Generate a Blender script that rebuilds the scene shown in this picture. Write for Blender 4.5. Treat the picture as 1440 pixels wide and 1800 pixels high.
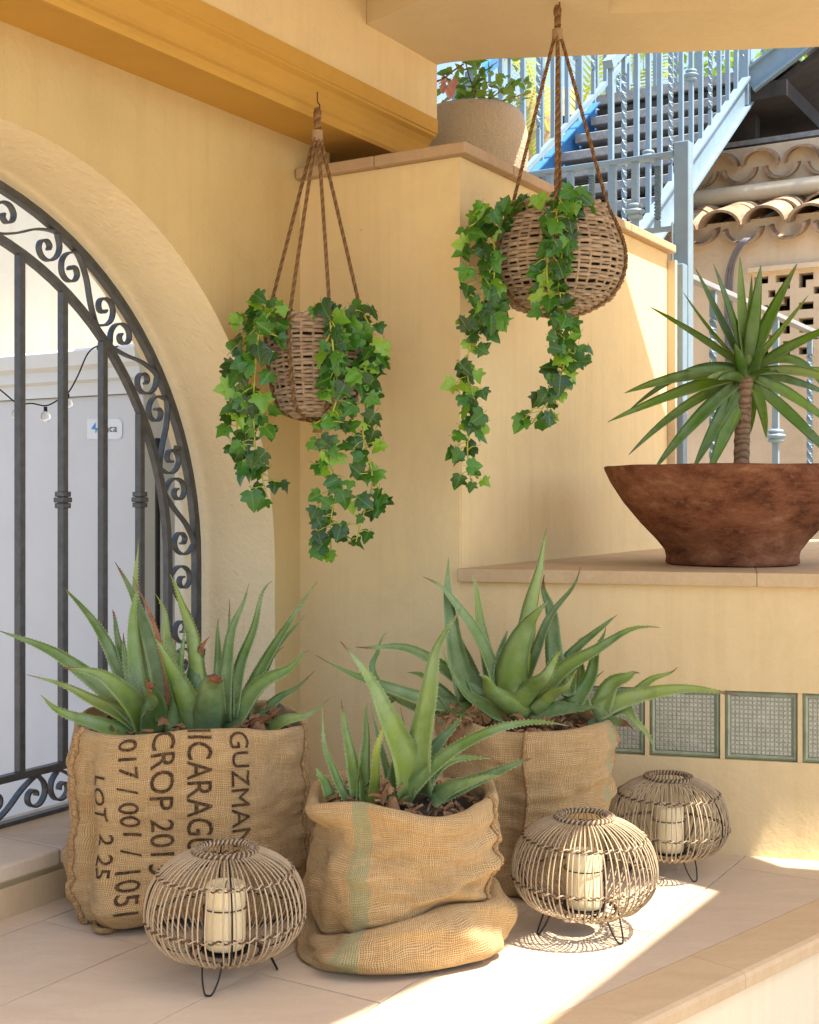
import bpy, bmesh, math, random
from mathutils import Vector, Matrix, noise
random.seed(7)
PI = math.pi
R = math.radians
scene = bpy.context.scene
for o in list(bpy.data.objects):
    bpy.data.objects.remove(o)
COL = scene.collection

# ------------------------------------------------------------------ camera
F = 2250.0; CX = 720.0; HY = 872.0; CAMZ = 0.935
cam_d = bpy.data.cameras.new('camera'); cam = bpy.data.objects.new('camera', cam_d); COL.objects.link(cam)
cam.location = (0, 0, CAMZ); cam.rotation_euler = (R(90), 0, 0)
cam_d.sensor_fit = 'HORIZONTAL'; cam_d.sensor_width = 36; cam_d.lens = F / 1440 * 36
cam_d.shift_y = -28 / 1440; cam_d.clip_start = 0.05; cam_d.clip_end = 2000
scene.camera = cam

# ------------------------------------------------------------------ sky, sun, exposure
SUN = Vector((0.42, -0.25, 1.0)).normalized()
elev = math.asin(SUN.z); azim = math.atan2(SUN.x, SUN.y)
w = bpy.data.worlds.new('World'); scene.world = w; w.use_nodes = True
nt = w.node_tree; nt.nodes.clear()
sky = nt.nodes.new('ShaderNodeTexSky'); sky.sky_type = 'NISHITA'; sky.sun_disc = False
sky.sun_elevation = elev; sky.sun_rotation = azim; sky.air_density = 0.9; sky.dust_density = 2.4; sky.ozone_density = 0.7
bg = nt.nodes.new('ShaderNodeBackground'); bg.inputs[1].default_value = 0.15
wo = nt.nodes.new('ShaderNodeOutputWorld')
nt.links.new(sky.outputs[0], bg.inputs[0]); nt.links.new(bg.outputs[0], wo.inputs[0])
sd = bpy.data.lights.new('sun', 'SUN'); sd.energy = 4.8; sd.angle = R(0.5); sd.color = (1, 0.94, 0.83)
so = bpy.data.objects.new('sun', sd); COL.objects.link(so)
so.rotation_euler = (-SUN).to_track_quat('-Z', 'Y').to_euler(); so.location = (6, 0, 12)
scene.view_settings.view_transform = 'Standard'; scene.view_settings.look = 'None'
scene.view_settings.exposure = 1.42; scene.view_settings.gamma = 1
scene.view_settings.use_curve_mapping = False
scene.render.engine = 'CYCLES'
scene.cycles.max_bounces = 7; scene.cycles.diffuse_bounces = 4; scene.cycles.glossy_bounces = 3
scene.cycles.transmission_bounces = 6; scene.cycles.transparent_max_bounces = 8

# ------------------------------------------------------------------ site coordinates
D1 = Vector((0.5172, 0.8559, 0)); N1 = Vector((0.8559, -0.5172, 0))      # grid of the place: along the arch wall / out of it
def UW(u, w_, z=0.0): return D1 * u + N1 * w_ + Vector((0, 0, z))
def P(px, py, Y): return Vector(((px - CX) / F * Y, Y, CAMZ - (py - HY) / F * Y))
Cc = UW(3.074, -1.696)                                                   # free corner of the raised terrace
GD = Vector((0.970, -0.242, 0)); GN = Vector((-0.242, -0.970, 0))        # glass block wall direction and its face normal
N3 = Vector((0.6954, -0.7186, 0)); D3 = Vector((0.7186, 0.6954, 0))      # platform front edge

# ------------------------------------------------------------------ helpers
def tag(o, label=None, cat=None, group=None, kind=None):
    if label: o['label'] = label
    if cat: o['category'] = cat
    if group: o['group'] = group
    if kind: o['kind'] = kind
    return o
def empty(name, loc, label=None, cat=None, group=None):
    o = bpy.data.objects.new(name, None); COL.objects.link(o); o.location = loc; o.empty_display_size = 0.05
    return tag(o, label, cat, group)
def wloc(o):
    v = Vector((0, 0, 0))
    while o is not None:
        v += Vector(o.location); o = o.parent
    return v
class MB:
    def __init__(s): s.v = []; s.f = []; s.uv = None; s.sm = False; s.uvs = []
    def add(s, vs, fs, uvs=None):
        b = len(s.v); s.v += [Vector(v) for v in vs]; s.f += [tuple(i + b for i in f) for f in fs]
        if uvs is not None: s.uvs += list(uvs)
        return s
    def box(s, c, ax, ay, az, hx, hy, hz):
        c = Vector(c); ax = Vector(ax); ay = Vector(ay); az = Vector(az)
        vs = [c + ax * hx * i + ay * hy * j + az * hz * k for i in (-1, 1) for j in (-1, 1) for k in (-1, 1)]
        return s.add(vs, [(0, 1, 3, 2), (4, 6, 7, 5), (0, 4, 5, 1), (2, 3, 7, 6), (0, 2, 6, 4), (1, 5, 7, 3)])
    def prism(s, poly, z0, z1):
        n = len(poly)
        vs = [Vector((p[0], p[1], z0)) for p in poly] + [Vector((p[0], p[1], z1)) for p in poly]
        a = sum(poly[i][0] * poly[(i + 1) % n][1] - poly[(i + 1) % n][0] * poly[i][1] for i in range(n))
        fs = [tuple(range(n))[::-1], tuple(range(n, 2 * n))] + [(i, (i + 1) % n, (i + 1) % n + n, i + n) for i in range(n)]
        if a < 0: fs = [f[::-1] for f in fs]
        return s.add(vs, fs)
    def extr(s, poly, d):
        n = len(poly); d = Vector(d)
        vs = [Vector(p) for p in poly] + [Vector(p) + d for p in poly]
        return s.add(vs, [tuple(range(n))[::-1], tuple(range(n, 2 * n))] + [(i, (i + 1) % n, (i + 1) % n + n, i + n) for i in range(n)])
    def tube(s, pts, r, n=6, closed=False, cap=True, up=None, flat=None):
        pts = [Vector(p) for p in pts]; m = len(pts)
        if not hasattr(r, '__len__'): r = [r] * m
        def tan(i):
            if closed: return (pts[(i + 1) % m] - pts[i - 1]).normalized()
            return (pts[min(i + 1, m - 1)] - pts[max(i - 1, 0)]).normalized()
        t0 = tan(0); a = Vector(up) if up else (Vector((0, 0, 1)) if abs(t0.z) < .9 else Vector((1, 0, 0)))
        x = (a - t0 * a.dot(t0)).normalized(); vs = []
        for i in range(m):
            t = tan(i)
            if up: x = Vector(up)
            x = (x - t * x.dot(t)).normalized(); y = t.cross(x)
            for k in range(n):
                an = 2 * PI * (k + .5) / n
                if flat: vs.append(pts[i] + x * math.copysign(flat[0], math.cos(an)) + y * math.copysign(flat[1], math.sin(an)))
                else: vs.append(pts[i] + (x * math.cos(an) + y * math.sin(an)) * r[i])
        fs = []
        for i in range(m if closed else m - 1):
            j = (i + 1) % m
            for k in range(n):
                l = (k + 1) % n; fs.append((i * n + k, i * n + l, j * n + l, j * n + k))
        if cap and not closed: fs += [tuple(range(n))[::-1], tuple((m - 1) * n + k for k in range(n))]
        return s.add(vs, fs)
    def lathe(s, prof, c, n=32, capb=False, capt=False):
        c = Vector(c); m = len(prof)
        vs = [c + Vector((p[0] * math.cos(2 * PI * k / n), p[0] * math.sin(2 * PI * k / n), p[1])) for p in prof for k in range(n)]
        fs = [(i * n + k, i * n + (k + 1) % n, (i + 1) * n + (k + 1) % n, (i + 1) * n + k) for i in range(m - 1) for k in range(n)]
        if capb: fs.append(tuple(range(n))[::-1])
        if capt: fs.append(tuple((m - 1) * n + k for k in range(n)))
        return s.add(vs, fs)
    def mesh(s, name, mat, smooth=False, off=Vector((0, 0, 0))):
        me = bpy.data.meshes.new(name); me.from_pydata([tuple(v - off) for v in s.v], [], s.f)
        if s.uvs and len(s.uvs) == len(s.v):
            uvl = me.uv_layers.new(name='UVMap')
            for l in me.loops: uvl.data[l.index].uv = s.uvs[l.vertex_index]
        if smooth: me.polygons.foreach_set('use_smooth', [True] * len(me.polygons))
        if mat: me.materials.append(mat)
        me.update(); return me
    def build(s, name, mat, parent=None, smooth=False, origin=None):
        """vertices are world coordinates; a child is stored relative to its parents"""
        off = wloc(parent) if parent else (Vector(origin) if origin is not None else Vector((0, 0, 0)))
        o = bpy.data.objects.new(name, s.mesh(name, mat, smooth, off)); COL.objects.link(o)
        if parent: o.parent = parent
        elif origin is not None: o.location = origin
        return o
def inst(name, me, parent, mat4=None):
    o = bpy.data.objects.new(name, me); COL.objects.link(o); o.parent = parent
    if mat4 is not None: o.matrix_local = mat4
    return o
def bevel(o, wd=0.004, seg=2):
    m = o.modifiers.new('bevel', 'BEVEL'); m.width = wd; m.segments = seg; m.limit_method = 'ANGLE'; m.angle_limit = R(40); return o
def catmull(pts, k=6):
    pts = [Vector(p) for p in pts]; out = []
    for i in range(len(pts) - 1):
        p0 = pts[max(i - 1, 0)]; p1 = pts[i]; p2 = pts[i + 1]; p3 = pts[min(i + 2, len(pts) - 1)]
        for j in range(k):
            t = j / k
            out.append(.5 * ((2 * p1) + (p2 - p0) * t + (2 * p0 - 5 * p1 + 4 * p2 - p3) * t * t + (3 * p1 - p0 - 3 * p2 + p3) * t ** 3))
    out.append(pts[-1]); return out
def clip(poly, n, d):
    """keep points with n.p <= d"""
    out = []
    for i in range(len(poly)):
        a, b = poly[i], poly[(i + 1) % len(poly)]; da = n.dot(a) - d; db = n.dot(b) - d
        if da <= 0: out.append(a)
        if (da < 0 < db) or (db < 0 < da): out.append(a + (b - a) * (da / (da - db)))
    return out

# ------------------------------------------------------------------ materials
class NT:
    def __init__(s, name):
        s.m = bpy.data.materials.new(name); s.m.use_nodes = True; s.t = s.m.node_tree
        s.b = s.t.nodes['Principled BSDF']; s.out = s.t.nodes['Material Output']; s.co = s.t.nodes.new('ShaderNodeTexCoord')
    def n(s, typ, **kw):
        x = s.t.nodes.new('ShaderNode' + typ)
        for k, v in kw.items():
            if k.startswith('i_'):
                key = k[2:]; x.inputs[int(key) if key.isdigit() else key.replace('_', ' ')].default_value = v
            else: setattr(x, k, v)
        return x
    def l(s, a, b): s.t.links.new(a, b)
    def noise(s, scale, detail=4, rough=.55, vec=None, dist=0):
        x = s.n('TexNoise', i_Scale=scale, i_Detail=detail, i_Roughness=rough, i_Distortion=dist)
        s.l(vec if vec is not None else s.co.outputs['Object'], x.inputs['Vector']); return x.outputs['Fac']
    def ramp(s, fac, stops):
        x = s.n('ValToRGB'); e = x.color_ramp.elements
        while len(e) < len(stops): e.new(.5)
        for i, (p, c) in enumerate(stops):
            e[i].position = p; e[i].color = (*c, 1) if len(c) == 3 else c
        s.l(fac, x.inputs[0]); return x.outputs[0]
    def mix(s, fac, a, b, typ='MIX'):
        x = s.n('Mix', data_type='RGBA', blend_type=typ)
        for v, i in ((fac, 0), (a, 6), (b, 7)):
            if hasattr(v, 'is_linked') or hasattr(v, 'links'): s.l(v, x.inputs[i])
            else: x.inputs[i].default_value = v if i == 0 else (*v, 1)
        return x.outputs[2]
    def math(s, op, a, b=None, c=None):
        x = s.n('Math', operation=op)
        for i, v in enumerate((a, b, c)):
            if v is None: continue
            if hasattr(v, 'links'): s.l(v, x.inputs[i])
            else: x.inputs[i].default_value = v
        return x.outputs[0]
    def bump(s, h, strength=.3, dist=.01, prev=None):
        x = s.n('Bump', i_Strength=strength, i_Distance=dist); s.l(h, x.inputs['Height'])
        if prev is not None: s.l(prev, x.inputs['Normal'])
        return x.outputs[0]
    def fin(s, col=None, rough=None, nrm=None, **kw):
        for v, k in ((col, 'Base Color'), (rough, 'Roughness'), (nrm, 'Normal')):
            if v is None: continue
            if hasattr(v, 'links'): s.l(v, s.b.inputs[k])
            else: s.b.inputs[k].default_value = (*v, 1) if k == 'Base Color' else v
        for k, v in kw.items(): s.b.inputs[k.replace('_', ' ')].default_value = v
        return s.m
    def rnd(s): return s.n('ObjectInfo').outputs['Random']
def mul(c, k): return tuple(min(1, x * k) for x in c)

def stucco(name, c, grain=140, gs=.16, blot=.10, streak=True):
    t = NT(name); g = t.n('NewGeometry').outputs['Position']
    big = t.noise(1.6, 3, .6, g); mid = t.noise(9, 4, .65, g); fine = t.noise(grain, 2, .6, g); fine2 = t.noise(grain * .35, 2, .6, g)
    col = t.ramp(big, [(.3, mul(c, 1 - blot)), (.7, mul(c, 1 + blot * .6))])
    col = t.mix(t.ramp(mid, [(.45, (0, 0, 0)), (.8, (.35, .35, .35))]), col, mul(c, .86))
    if streak:
        mp = t.n('Mapping'); mp.inputs['Scale'].default_value = (22, 22, 1.2); t.l(g, mp.inputs[0])
        st = t.noise(1, 3, .6, mp.outputs[0]); col = t.mix(t.ramp(st, [(.50, (0, 0, 0)), (.85, (.5, .5, .5))]), col, mul((c[0] * .92, c[1] * .84, c[2] * .72), .9))
        sp = t.noise(60, 2, .5, g); col = t.mix(t.ramp(sp, [(.74, (0, 0, 0)), (.80, (.5, .5, .5))]), col, mul(c, .6))
    tr = t.noise(5.5, 4, .62, g, 1.8); col = t.mix(t.ramp(tr, [(.40, (.22, .22, .22)), (.50, (0, 0, 0)), (.62, (.18, .18, .18))]), col, mul((c[0], c[1] * .97, c[2] * .9), 1.09))
    b = t.bump(fine, gs, .004); b = t.bump(fine2, gs * .8, .008, b); b = t.bump(tr, .11, .012, b)
    return t.fin(col, .9, b, Specular_IOR_Level=.2)
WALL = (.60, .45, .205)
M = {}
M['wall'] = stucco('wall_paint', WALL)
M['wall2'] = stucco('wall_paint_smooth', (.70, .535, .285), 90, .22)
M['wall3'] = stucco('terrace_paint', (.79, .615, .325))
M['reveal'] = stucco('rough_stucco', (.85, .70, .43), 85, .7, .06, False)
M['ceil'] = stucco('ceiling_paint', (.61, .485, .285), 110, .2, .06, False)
M['ochre'] = stucco('ochre_paint', (.51, .29, .06), 110, .25, .10, False)
M['riser'] = stucco('riser_paint', (.76, .66, .47), 100, .25)
M['cream'] = stucco('cream_wall', (.72, .58, .40), 100, .35, .22)
M['pale'] = stucco('pale_passage_wall', (.82, .76, .60), 100, .25, .06)
M['pebble'] = stucco('sand_stucco', (.52, .42, .30), 230, 1.0, .08, False)
def stone(name, c, c2, sc=6, rough=.55, bs=.1):
    t = NT(name); g = t.n('NewGeometry').outputs['Position']
    mp = t.n('Mapping'); mp.inputs['Rotation'].default_value = (0, 0, R(-58)); mp.inputs['Scale'].default_value = (1, 3.2, 1); t.l(g, mp.inputs[0])
    a = t.noise(sc, 8, .65, mp.outputs[0], .6); f = t.noise(sc * 14, 5, .7, mp.outputs[0])
    col = t.ramp(a, [(.3, c2), (.62, c)]); col = t.mix(t.ramp(f, [(.42, (0, 0, 0)), (.75, (.5, .5, .5))]), col, mul(c2, .92))
    sp = t.noise(320, 2, .5, g); col = t.mix(t.ramp(sp, [(.66, (0, 0, 0)), (.74, (.4, .4, .4))]), col, mul(c2, .55))
    rn = t.rnd(); col = t.mix(.22, col, t.ramp(rn, [(0, mul(c2, .8)), (1, mul(c, 1.1))]))
    r = t.ramp(f, [(.2, (rough - .1,) * 3), (.8, (rough + .2,) * 3)])
    return t.fin(col, r, t.bump(f, bs, .004))
M['tile'] = stone('stone_tile', (.62, .495, .35), (.53, .41, .28))
M['nosing'] = stone('clay_stone', (.58, .42, .245), (.48, .335, .185), 7)
M['coping'] = stone('coping_stone', (.52, .36, .21), (.42, .285, .16), 5, .7)
M['shelf'] = stone('shelf_stone', (.58, .425, .235), (.46, .32, .165), 5, .65)
M['sill'] = stone('sill_stone', (.64, .51, .36), (.52, .40, .27), 6, .6)
M['ground'] = stone('paving', (.34, .28, .21), (.26, .21, .155), 3, .8)
M['grout'] = stone('grout', (.30, .24, .18), (.24, .19, .14), 20, .9)
def plain(name, c, rough=.5, metal=0, var=.08, sc=20, bs=.05, spec=.5, rv=.0):
    t = NT(name); a = t.noise(sc, 5, .6); f = t.noise(sc * 8, 3, .6)
    col = t.ramp(a, [(.3, mul(c, 1 - var)), (.7, mul(c, 1 + var))])
    if rv: col = t.mix(rv, col, t.ramp(t.rnd(), [(0, mul(c, .5)), (1, mul(c, 1.5))]))
    return t.fin(col, rough, t.bump(f, bs, .003), Metallic=metal, Specular_IOR_Level=spec)
M['iron'] = plain('wrought_iron', (.075, .078, .078), .42, .3, .25, 40, .35)
M['bluepaint'] = plain('grey_blue_paint', (.20, .285, .345), .38, 0, .08, 14, .08)
M['blue'] = plain('sky_lit_paint', (.05, .20, .46), .4, 0, .08, 14, .08)  # sky light on the grey blue steel put into the colour
M['greypaint'] = plain('dull_grey_paint', (.28, .30, .31), .5, 0, .12, 14, .1)
M['tread'] = plain('weathered_tread', (.30, .30, .29), .8, 0, .25, 30, .4)
M['dark'] = plain('painted_shade', (.035, .03, .027), .9, 0, .3, 10, .2)  # near-black colour standing in for shade
M['blackwire'] = plain('black_wire', (.012, .011, .011), .45, .4, .1, 30, .05)
M['white'] = plain('white_enamel', (.58, .585, .58), .3, 0, .03, 6, .02)
M['whitecap'] = plain('white_trim', (.66, .67, .64), .4, 0, .03, 6, .02)
M['cable'] = plain('grey_cable', (.16, .15, .17), .5, 0, .1, 30, .1)
M['gutter'] = plain('cream_gutter', (.62, .55, .40), .45, 0, .1, 8, .05)
M['soil'] = plain('potting_soil', (.035, .022, .014), 1, 0, .6, 60, 1)
M['cork'] = plain('dry_stalk', (.25, .135, .065), .9, 0, .45, 30, .8, .2, .15)
M['candle'] = NT('candle_wax').fin((.82, .70, .42), .45, None, Subsurface_Weight=.35, Subsurface_Scale=.02)
M['candle'].node_tree.nodes['Principled BSDF'].inputs['Subsurface Radius'].default_value = (1, .6, .3)
M['wick'] = plain('wick', (.02, .015, .01), .9)
t = NT('brown_ink'); a = t.noise(55, 4, .7); b = t.noise(420, 2, .6); M['ink'] = t.fin(t.mix(t.ramp(b, [(.54, (0, 0, 0)), (.70, (.65, .65, .65))]), t.ramp(a, [(.45, (.042, .023, .014)), (.80, (.13, .07, .034))]), (.38, .235, .10)), .95, t.bump(b, .6, .003), Specular_IOR_Level=.1)
M['stickerblue'] = plain('blue_print', (.02, .22, .62), .4, 0, .02)
M['stickerblack'] = plain('black_print', (.03, .03, .035), .4, 0, .02)
M['sticker'] = plain('sticker_film', (.70, .73, .73), .25, 0, .02)
t = NT('bulb_glass'); M['bulb'] = t.fin((.95, .93, .9), .03, None, Transmission_Weight=1.0, IOR=1.3)

def fibre(name, c, c2, rv=.35, rough=.75, sc=(90, 90, 90)):
    t = NT(name); mp = t.n('Mapping'); mp.inputs['Scale'].default_value = sc; t.l(t.co.outputs['Object'], mp.inputs[0])
    a = t.noise(1, 5, .7, mp.outputs[0]); col = t.ramp(a, [(.3, c2), (.7, c)])
    col = t.mix(rv, col, t.ramp(t.rnd(), [(0, mul(c2, .85)), (1, mul(c, 1.1))]))
    return t.fin(col, rough, t.bump(a, .5, .002), Specular_IOR_Level=.3)
M['rattan'] = fibre('rattan', (.47, .365, .235), (.30, .22, .13))
M['rattan_dark'] = fibre('rattan_binding', (.13, .075, .04), (.07, .04, .02))
M['wicker'] = fibre('wicker', (.47, .345, .215), (.25, .165, .095), .5)
M['rope'] = fibre('jute_rope', (.30, .165, .07), (.10, .05, .02), .2, .9, (300, 300, 300))
t = NT('jute_rope'); sx = t.n('SeparateXYZ'); t.l(t.co.outputs['UV'], sx.inputs[0]); mp = t.n('Mapping'); mp.inputs['Scale'].default_value = (300, 300, 300); t.l(t.co.outputs['Object'], mp.inputs[0]); a = t.noise(1, 3, .7, mp.outputs[0])
M['rope'] = t.fin(t.mix(t.ramp(sx.outputs[0], [(.30, (0, 0, 0)), (.36, (.85, .85, .85))]), t.ramp(a, [(.3, (.20, .105, .042)), (.7, (.38, .225, .10))]), (.14, .07, .03)), .95, t.bump(a, .5, .002), Specular_IOR_Level=.2)
M['twine'] = fibre('pale_twine', (.50, .36, .2), (.33, .22, .11), .2, .9, (300, 300, 300))

def burlap(name, stripe=None):
    t = NT(name); uv = t.co.outputs['UV']; sx = t.n('SeparateXYZ'); 
    nz = t.n('TexNoise', i_Scale=9.0, i_Detail=3.0); t.l(uv, nz.inputs['Vector'])
    wob = t.n('VectorMath', operation='MULTIPLY_ADD'); t.l(nz.outputs['Color'], wob.inputs[0]); wob.inputs[1].default_value = (.040, .040, 0); t.l(uv, wob.inputs[2])
    t.l(wob.outputs[0], sx.inputs[0]); U, V = sx.outputs[0], sx.outputs[1]
    f = 1 / .0034
    def thr(a, other, k):
        mp = t.n('Mapping'); mp.inputs['Scale'].default_value = (f * .5, 14, 1) if k == 0 else (14, f * .5, 1); t.l(wob.outputs[0], mp.inputs[0])
        jit = t.noise(1, 2, .6, mp.outputs[0])
        ph = t.math('MULTIPLY', a, f * PI); s = t.math('ABSOLUTE', t.math('SINE', ph))
        return t.math('MULTIPLY', s, t.math('ADD', .30, t.math('MULTIPLY', jit, 1.25))), jit
    a, ja = thr(U, V, 0); b, jb = thr(V, U, 1)
    h = t.math('MAXIMUM', a, t.math('MULTIPLY', b, .95)); lo = t.math('MULTIPLY', a, b)
    h2 = t.math('ADD', t.math('MULTIPLY', h, .6), t.math('MULTIPLY', lo, .4))
    g = t.noise(420, 3, .7, uv); big = t.noise(7, 5, .6, uv)
    col = t.ramp(h2, [(.14, (.055, .028, .010)), (.34, (.30, .17, .062)), (.55, (.45, .28, .112)), (.9, (.60, .40, .18))])
    col = t.mix(t.ramp(big, [(.35, (0, 0, 0)), (.75, (.55, .55, .55))]), col, t.mix(.5, col, (.62, .46, .26)))
    col = t.mix(t.ramp(jb, [(.55, (0, 0, 0)), (.8, (.35, .35, .35))]), col, (.66, .47, .24))
    fz = t.noise(900, 2, .6, uv); col = t.mix(t.ramp(fz, [(.5, (0, 0, 0)), (.8, (.3, .3, .3))]), col, (.66, .50, .28))
    if stripe:
        c0, hw, gr = stripe; gr = tuple(x * 1.0 for x in gr); d = t.math('ABSOLUTE', t.math('SUBTRACT', U, c0)); e = t.math('ADD', d, t.math('MULTIPLY', t.math('SUBTRACT', g, .5), .01))
        fac = t.math('MULTIPLY', t.math('LESS_THAN', e, hw), t.math('ADD', .10, t.math('MULTIPLY', big, .75)))
        col = t.mix(fac, col, gr)
    bm = t.bump(h2, .75, .004); bm = t.bump(g, .3, .002, bm); bm = t.bump(big, .35, .02, bm)
    t.b.inputs['Sheen Weight'].default_value = .25; t.b.inputs['Sheen Roughness'].default_value = .6
    t.b.inputs['Sheen Tint'].default_value = (.9, .75, .5, 1)
    return t.fin(col, .95, bm, Specular_IOR_Level=.1)
M['bur1'] = burlap('burlap_printed'); M['bur2'] = burlap('burlap_side_stripe', (.225, .014, (.24, .33, .18)))
M['bur3'] = burlap('burlap_green_stripe', (-.052, .019, (.20, .30, .16)))
t = NT('burlap_seam'); a = t.noise(260, 3, .6); M['seam'] = t.fin(t.ramp(a, [(.35, (.22, .125, .05)), (.7, (.52, .34, .16))]), .95, t.bump(a, .8, .004), Specular_IOR_Level=.1)

def leafmat(name, stops, spec=.45, rough=.42, trans=.25, rv=.5, tip=None, edge=None, vein=None):
    """stops: colour over per-object random"""
    t = NT(name); uv = t.n('SeparateXYZ'); t.l(t.co.outputs['UV'], uv.inputs[0]); L, A = uv.outputs[0], uv.outputs[1]
    col = t.ramp(t.rnd(), stops); nz = t.noise(25, 4, .6); fine = t.noise(140, 3, .6)
    col = t.mix(t.ramp(nz, [(.35, (0, 0, 0)), (.75, (rv, rv, rv))]), col, t.mix(.5, col, (.20, .26, .06)))
    if tip:
        g1 = t.ramp(L, [(0, (.55, .55, .55)), (.25, (.12, .12, .12)), (.6, (0, 0, 0)), (.95, (.30, .30, .30))]); col = t.mix(g1, col, (.24, .29, .07))
        bl = t.noise(9, 5, .65); col = t.mix(t.ramp(bl, [(.40, (0, 0, 0)), (.66, (.7, .7, .7))]), col, (.27, .36, .19))
        dk = t.noise(16, 4, .7); col = t.mix(t.ramp(dk, [(.5, (0, 0, 0)), (.75, (.6, .6, .6))]), col, (.045, .12, .03))
    if vein:
        d0 = t.math('ABSOLUTE', t.math('SUBTRACT', A, .5)); sv = t.math('ABSOLUTE', t.math('SINE', t.math('MULTIPLY', t.math('SUBTRACT', L, t.math('MULTIPLY', d0, 1.1)), 16.0)))
        vf = t.math('MAXIMUM', t.math('LESS_THAN', d0, .016), t.math('MULTIPLY', t.math('LESS_THAN', sv, .10), .55)); col = t.mix(t.math('MULTIPLY', vf, .55), col, vein)
    if edge:
        d = t.math('ABSOLUTE', t.math('SUBTRACT', A, .5)); col = t.mix(t.ramp(d, [(edge[1], (0, 0, 0)), (.5, (.8, .8, .8))]), col, edge[0])
    if tip:
        rd = t.rnd(); th = t.math('ADD', t.math('MULTIPLY', t.math('FRACT', t.math('MULTIPLY', rd, 17.3)), tip[1]), tip[0])
        x = t.math('SUBTRACT', t.math('ADD', L, t.math('MULTIPLY', t.math('SUBTRACT', nz, .5), .10)), th)
        col = t.mix(t.ramp(x, [(0, (0, 0, 0)), (.035, (.35, .35, .35)), (.09, (1, 1, 1))]), col, (.19, .075, .03))
        sp = t.noise(70, 2, .5); col = t.mix(t.ramp(sp, [(.70, (0, 0, 0)), (.76, (.5, .5, .5))]), col, (.10, .09, .03))
    mp = t.n('Mapping'); mp.inputs['Scale'].default_value = (2, 60, 1); t.l(t.co.outputs['UV'], mp.inputs[0]); stri = t.noise(1, 3, .6, mp.outputs[0])
    bm = t.bump(stri, .12, .004); bm = t.bump(fine, .10, .003, bm)
    t.fin(col, rough, bm, Specular_IOR_Level=spec)
    if trans:
        tr = t.n('BsdfTranslucent'); t.l(t.mix(.35, col, (.35, .55, .05)), tr.inputs[0]); t.l(bm, tr.inputs['Normal'])
        ms = t.n('MixShader', i_0=trans); t.l(t.b.outputs[0], ms.inputs[1]); t.l(tr.outputs[0], ms.inputs[2]); t.l(ms.outputs[0], t.out.inputs[0])
    return t.m
M['ivy'] = leafmat('ivy_leaf', [(0, (.007, .042, .005)), (.3, (.016, .095, .008)), (.6, (.036, .165, .011)), (.80, (.07, .245, .014)), (.92, (.17, .36, .018)), (1, (.28, .45, .03))], .5, .28, .18, .2, None, None, (.16, .34, .05))
M['vine'] = plain('yellow_green_stem', (.42, .44, .05), .5, 0, .15)
M['aloe'] = leafmat('aloe_leaf', [(0, (.055, .12, .024)), (.35, (.105, .20, .038)), (.7, (.165, .27, .042)), (1, (.28, .34, .045))], .45, .38, .08, .35, (.82, .26), ((.36, .44, .16), .40))
M['aloe_dry'] = plain('dried_leaf', (.24, .10, .045), .8, 0, .4, 30, .5)
M['yucca'] = leafmat('yucca_leaf', [(0, (.08, .20, .012)), (.5, (.17, .34, .016)), (.9, (.28, .45, .03)), (1, (.40, .44, .06))], .5, .36, .4, .2, (.99, .1), ((.30, .42, .10), .43))
M['shrub'] = leafmat('shrub_leaf', [(0, (.10, .22, .03)), (1, (.28, .40, .06))], .4, .5, .4, .2)
t = NT('terracotta'); g = t.co.outputs['Object']; mp = t.n('Mapping'); mp.inputs['Scale'].default_value = (1, 1, 2.2); t.l(g, mp.inputs[0])
a = t.noise(5.5, 8, .75, mp.outputs[0], .25); b = t.noise(34, 6, .75, mp.outputs[0]); c = t.noise(200, 2, .5)
col = t.ramp(a, [(.36, (.07, .028, .015)), (.46, (.16, .062, .030)), (.57, (.235, .10, .05)), (.70, (.35, .19, .11))])
col = t.mix(t.ramp(b, [(.55, (0, 0, 0)), (.78, (.5, .5, .5))]), col, (.40, .25, .16)); col = t.mix(t.ramp(c, [(.62, (0, 0, 0)), (.75, (.4, .4, .4))]), col, (.09, .04, .02))
M['terra'] = t.fin(col, .95, t.bump(b, .25, .006, t.bump(c, .35, .003)), Specular_IOR_Level=.08)
t = NT('roof_clay'); g = t.n('NewGeometry').outputs['Position']; a = t.noise(7, 7, .7, g); b = t.noise(40, 5, .7, g)
col = t.ramp(a, [(.3, (.13, .085, .055)), (.5, (.34, .23, .14)), (.72, (.46, .35, .245))]); col = t.mix(t.ramp(b, [(.55, (0, 0, 0)), (.75, (.7, .7, .7))]), col, (.10, .08, .06))
M['clay'] = t.fin(col, .9, t.bump(b, .5, .01))
t = NT('trunk_bark'); a = t.noise(60, 5, .7); wv = t.n('TexWave', bands_direction='Z', i_Scale=17.0, i_Distortion=9.0, i_Detail=4.0); t.l(t.co.outputs['Object'], wv.inputs[0])
M['bark'] = t.fin(t.mix(t.ramp(wv.outputs[1], [(.1, (.7, .7, .7)), (.5, (0, 0, 0))]), t.ramp(a, [(.3, (.20, .115, .06)), (.7, (.36, .225, .13))]), (.10, .055, .03)), .9, t.bump(wv.outputs[1], .35, .003, t.bump(a, .5, .004)))
t = NT('glass_block_face'); a = t.noise(30, 4, .6); cg = t.noise(4, 3, .6)
M['gblock'] = t.fin(t.ramp(a, [(.3, (.30, .30, .22)), (.7, (.42, .41, .31))]), .14, None, Specular_IOR_Level=.8, Coat_Weight=.4)
M['gedge'] = plain('green_glass_edge', (.24, .28, .18), .15, 0, .25, 20, .05, .7)
M['palmtrunk'] = plain('palm_fibre', (.42, .30, .16), .9, 0, .4, 12, .6)
M['palm'] = leafmat('palm_leaf', [(0, (.24, .34, .05)), (1, (.50, .46, .12))], .4, .5, .35, .2)
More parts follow.
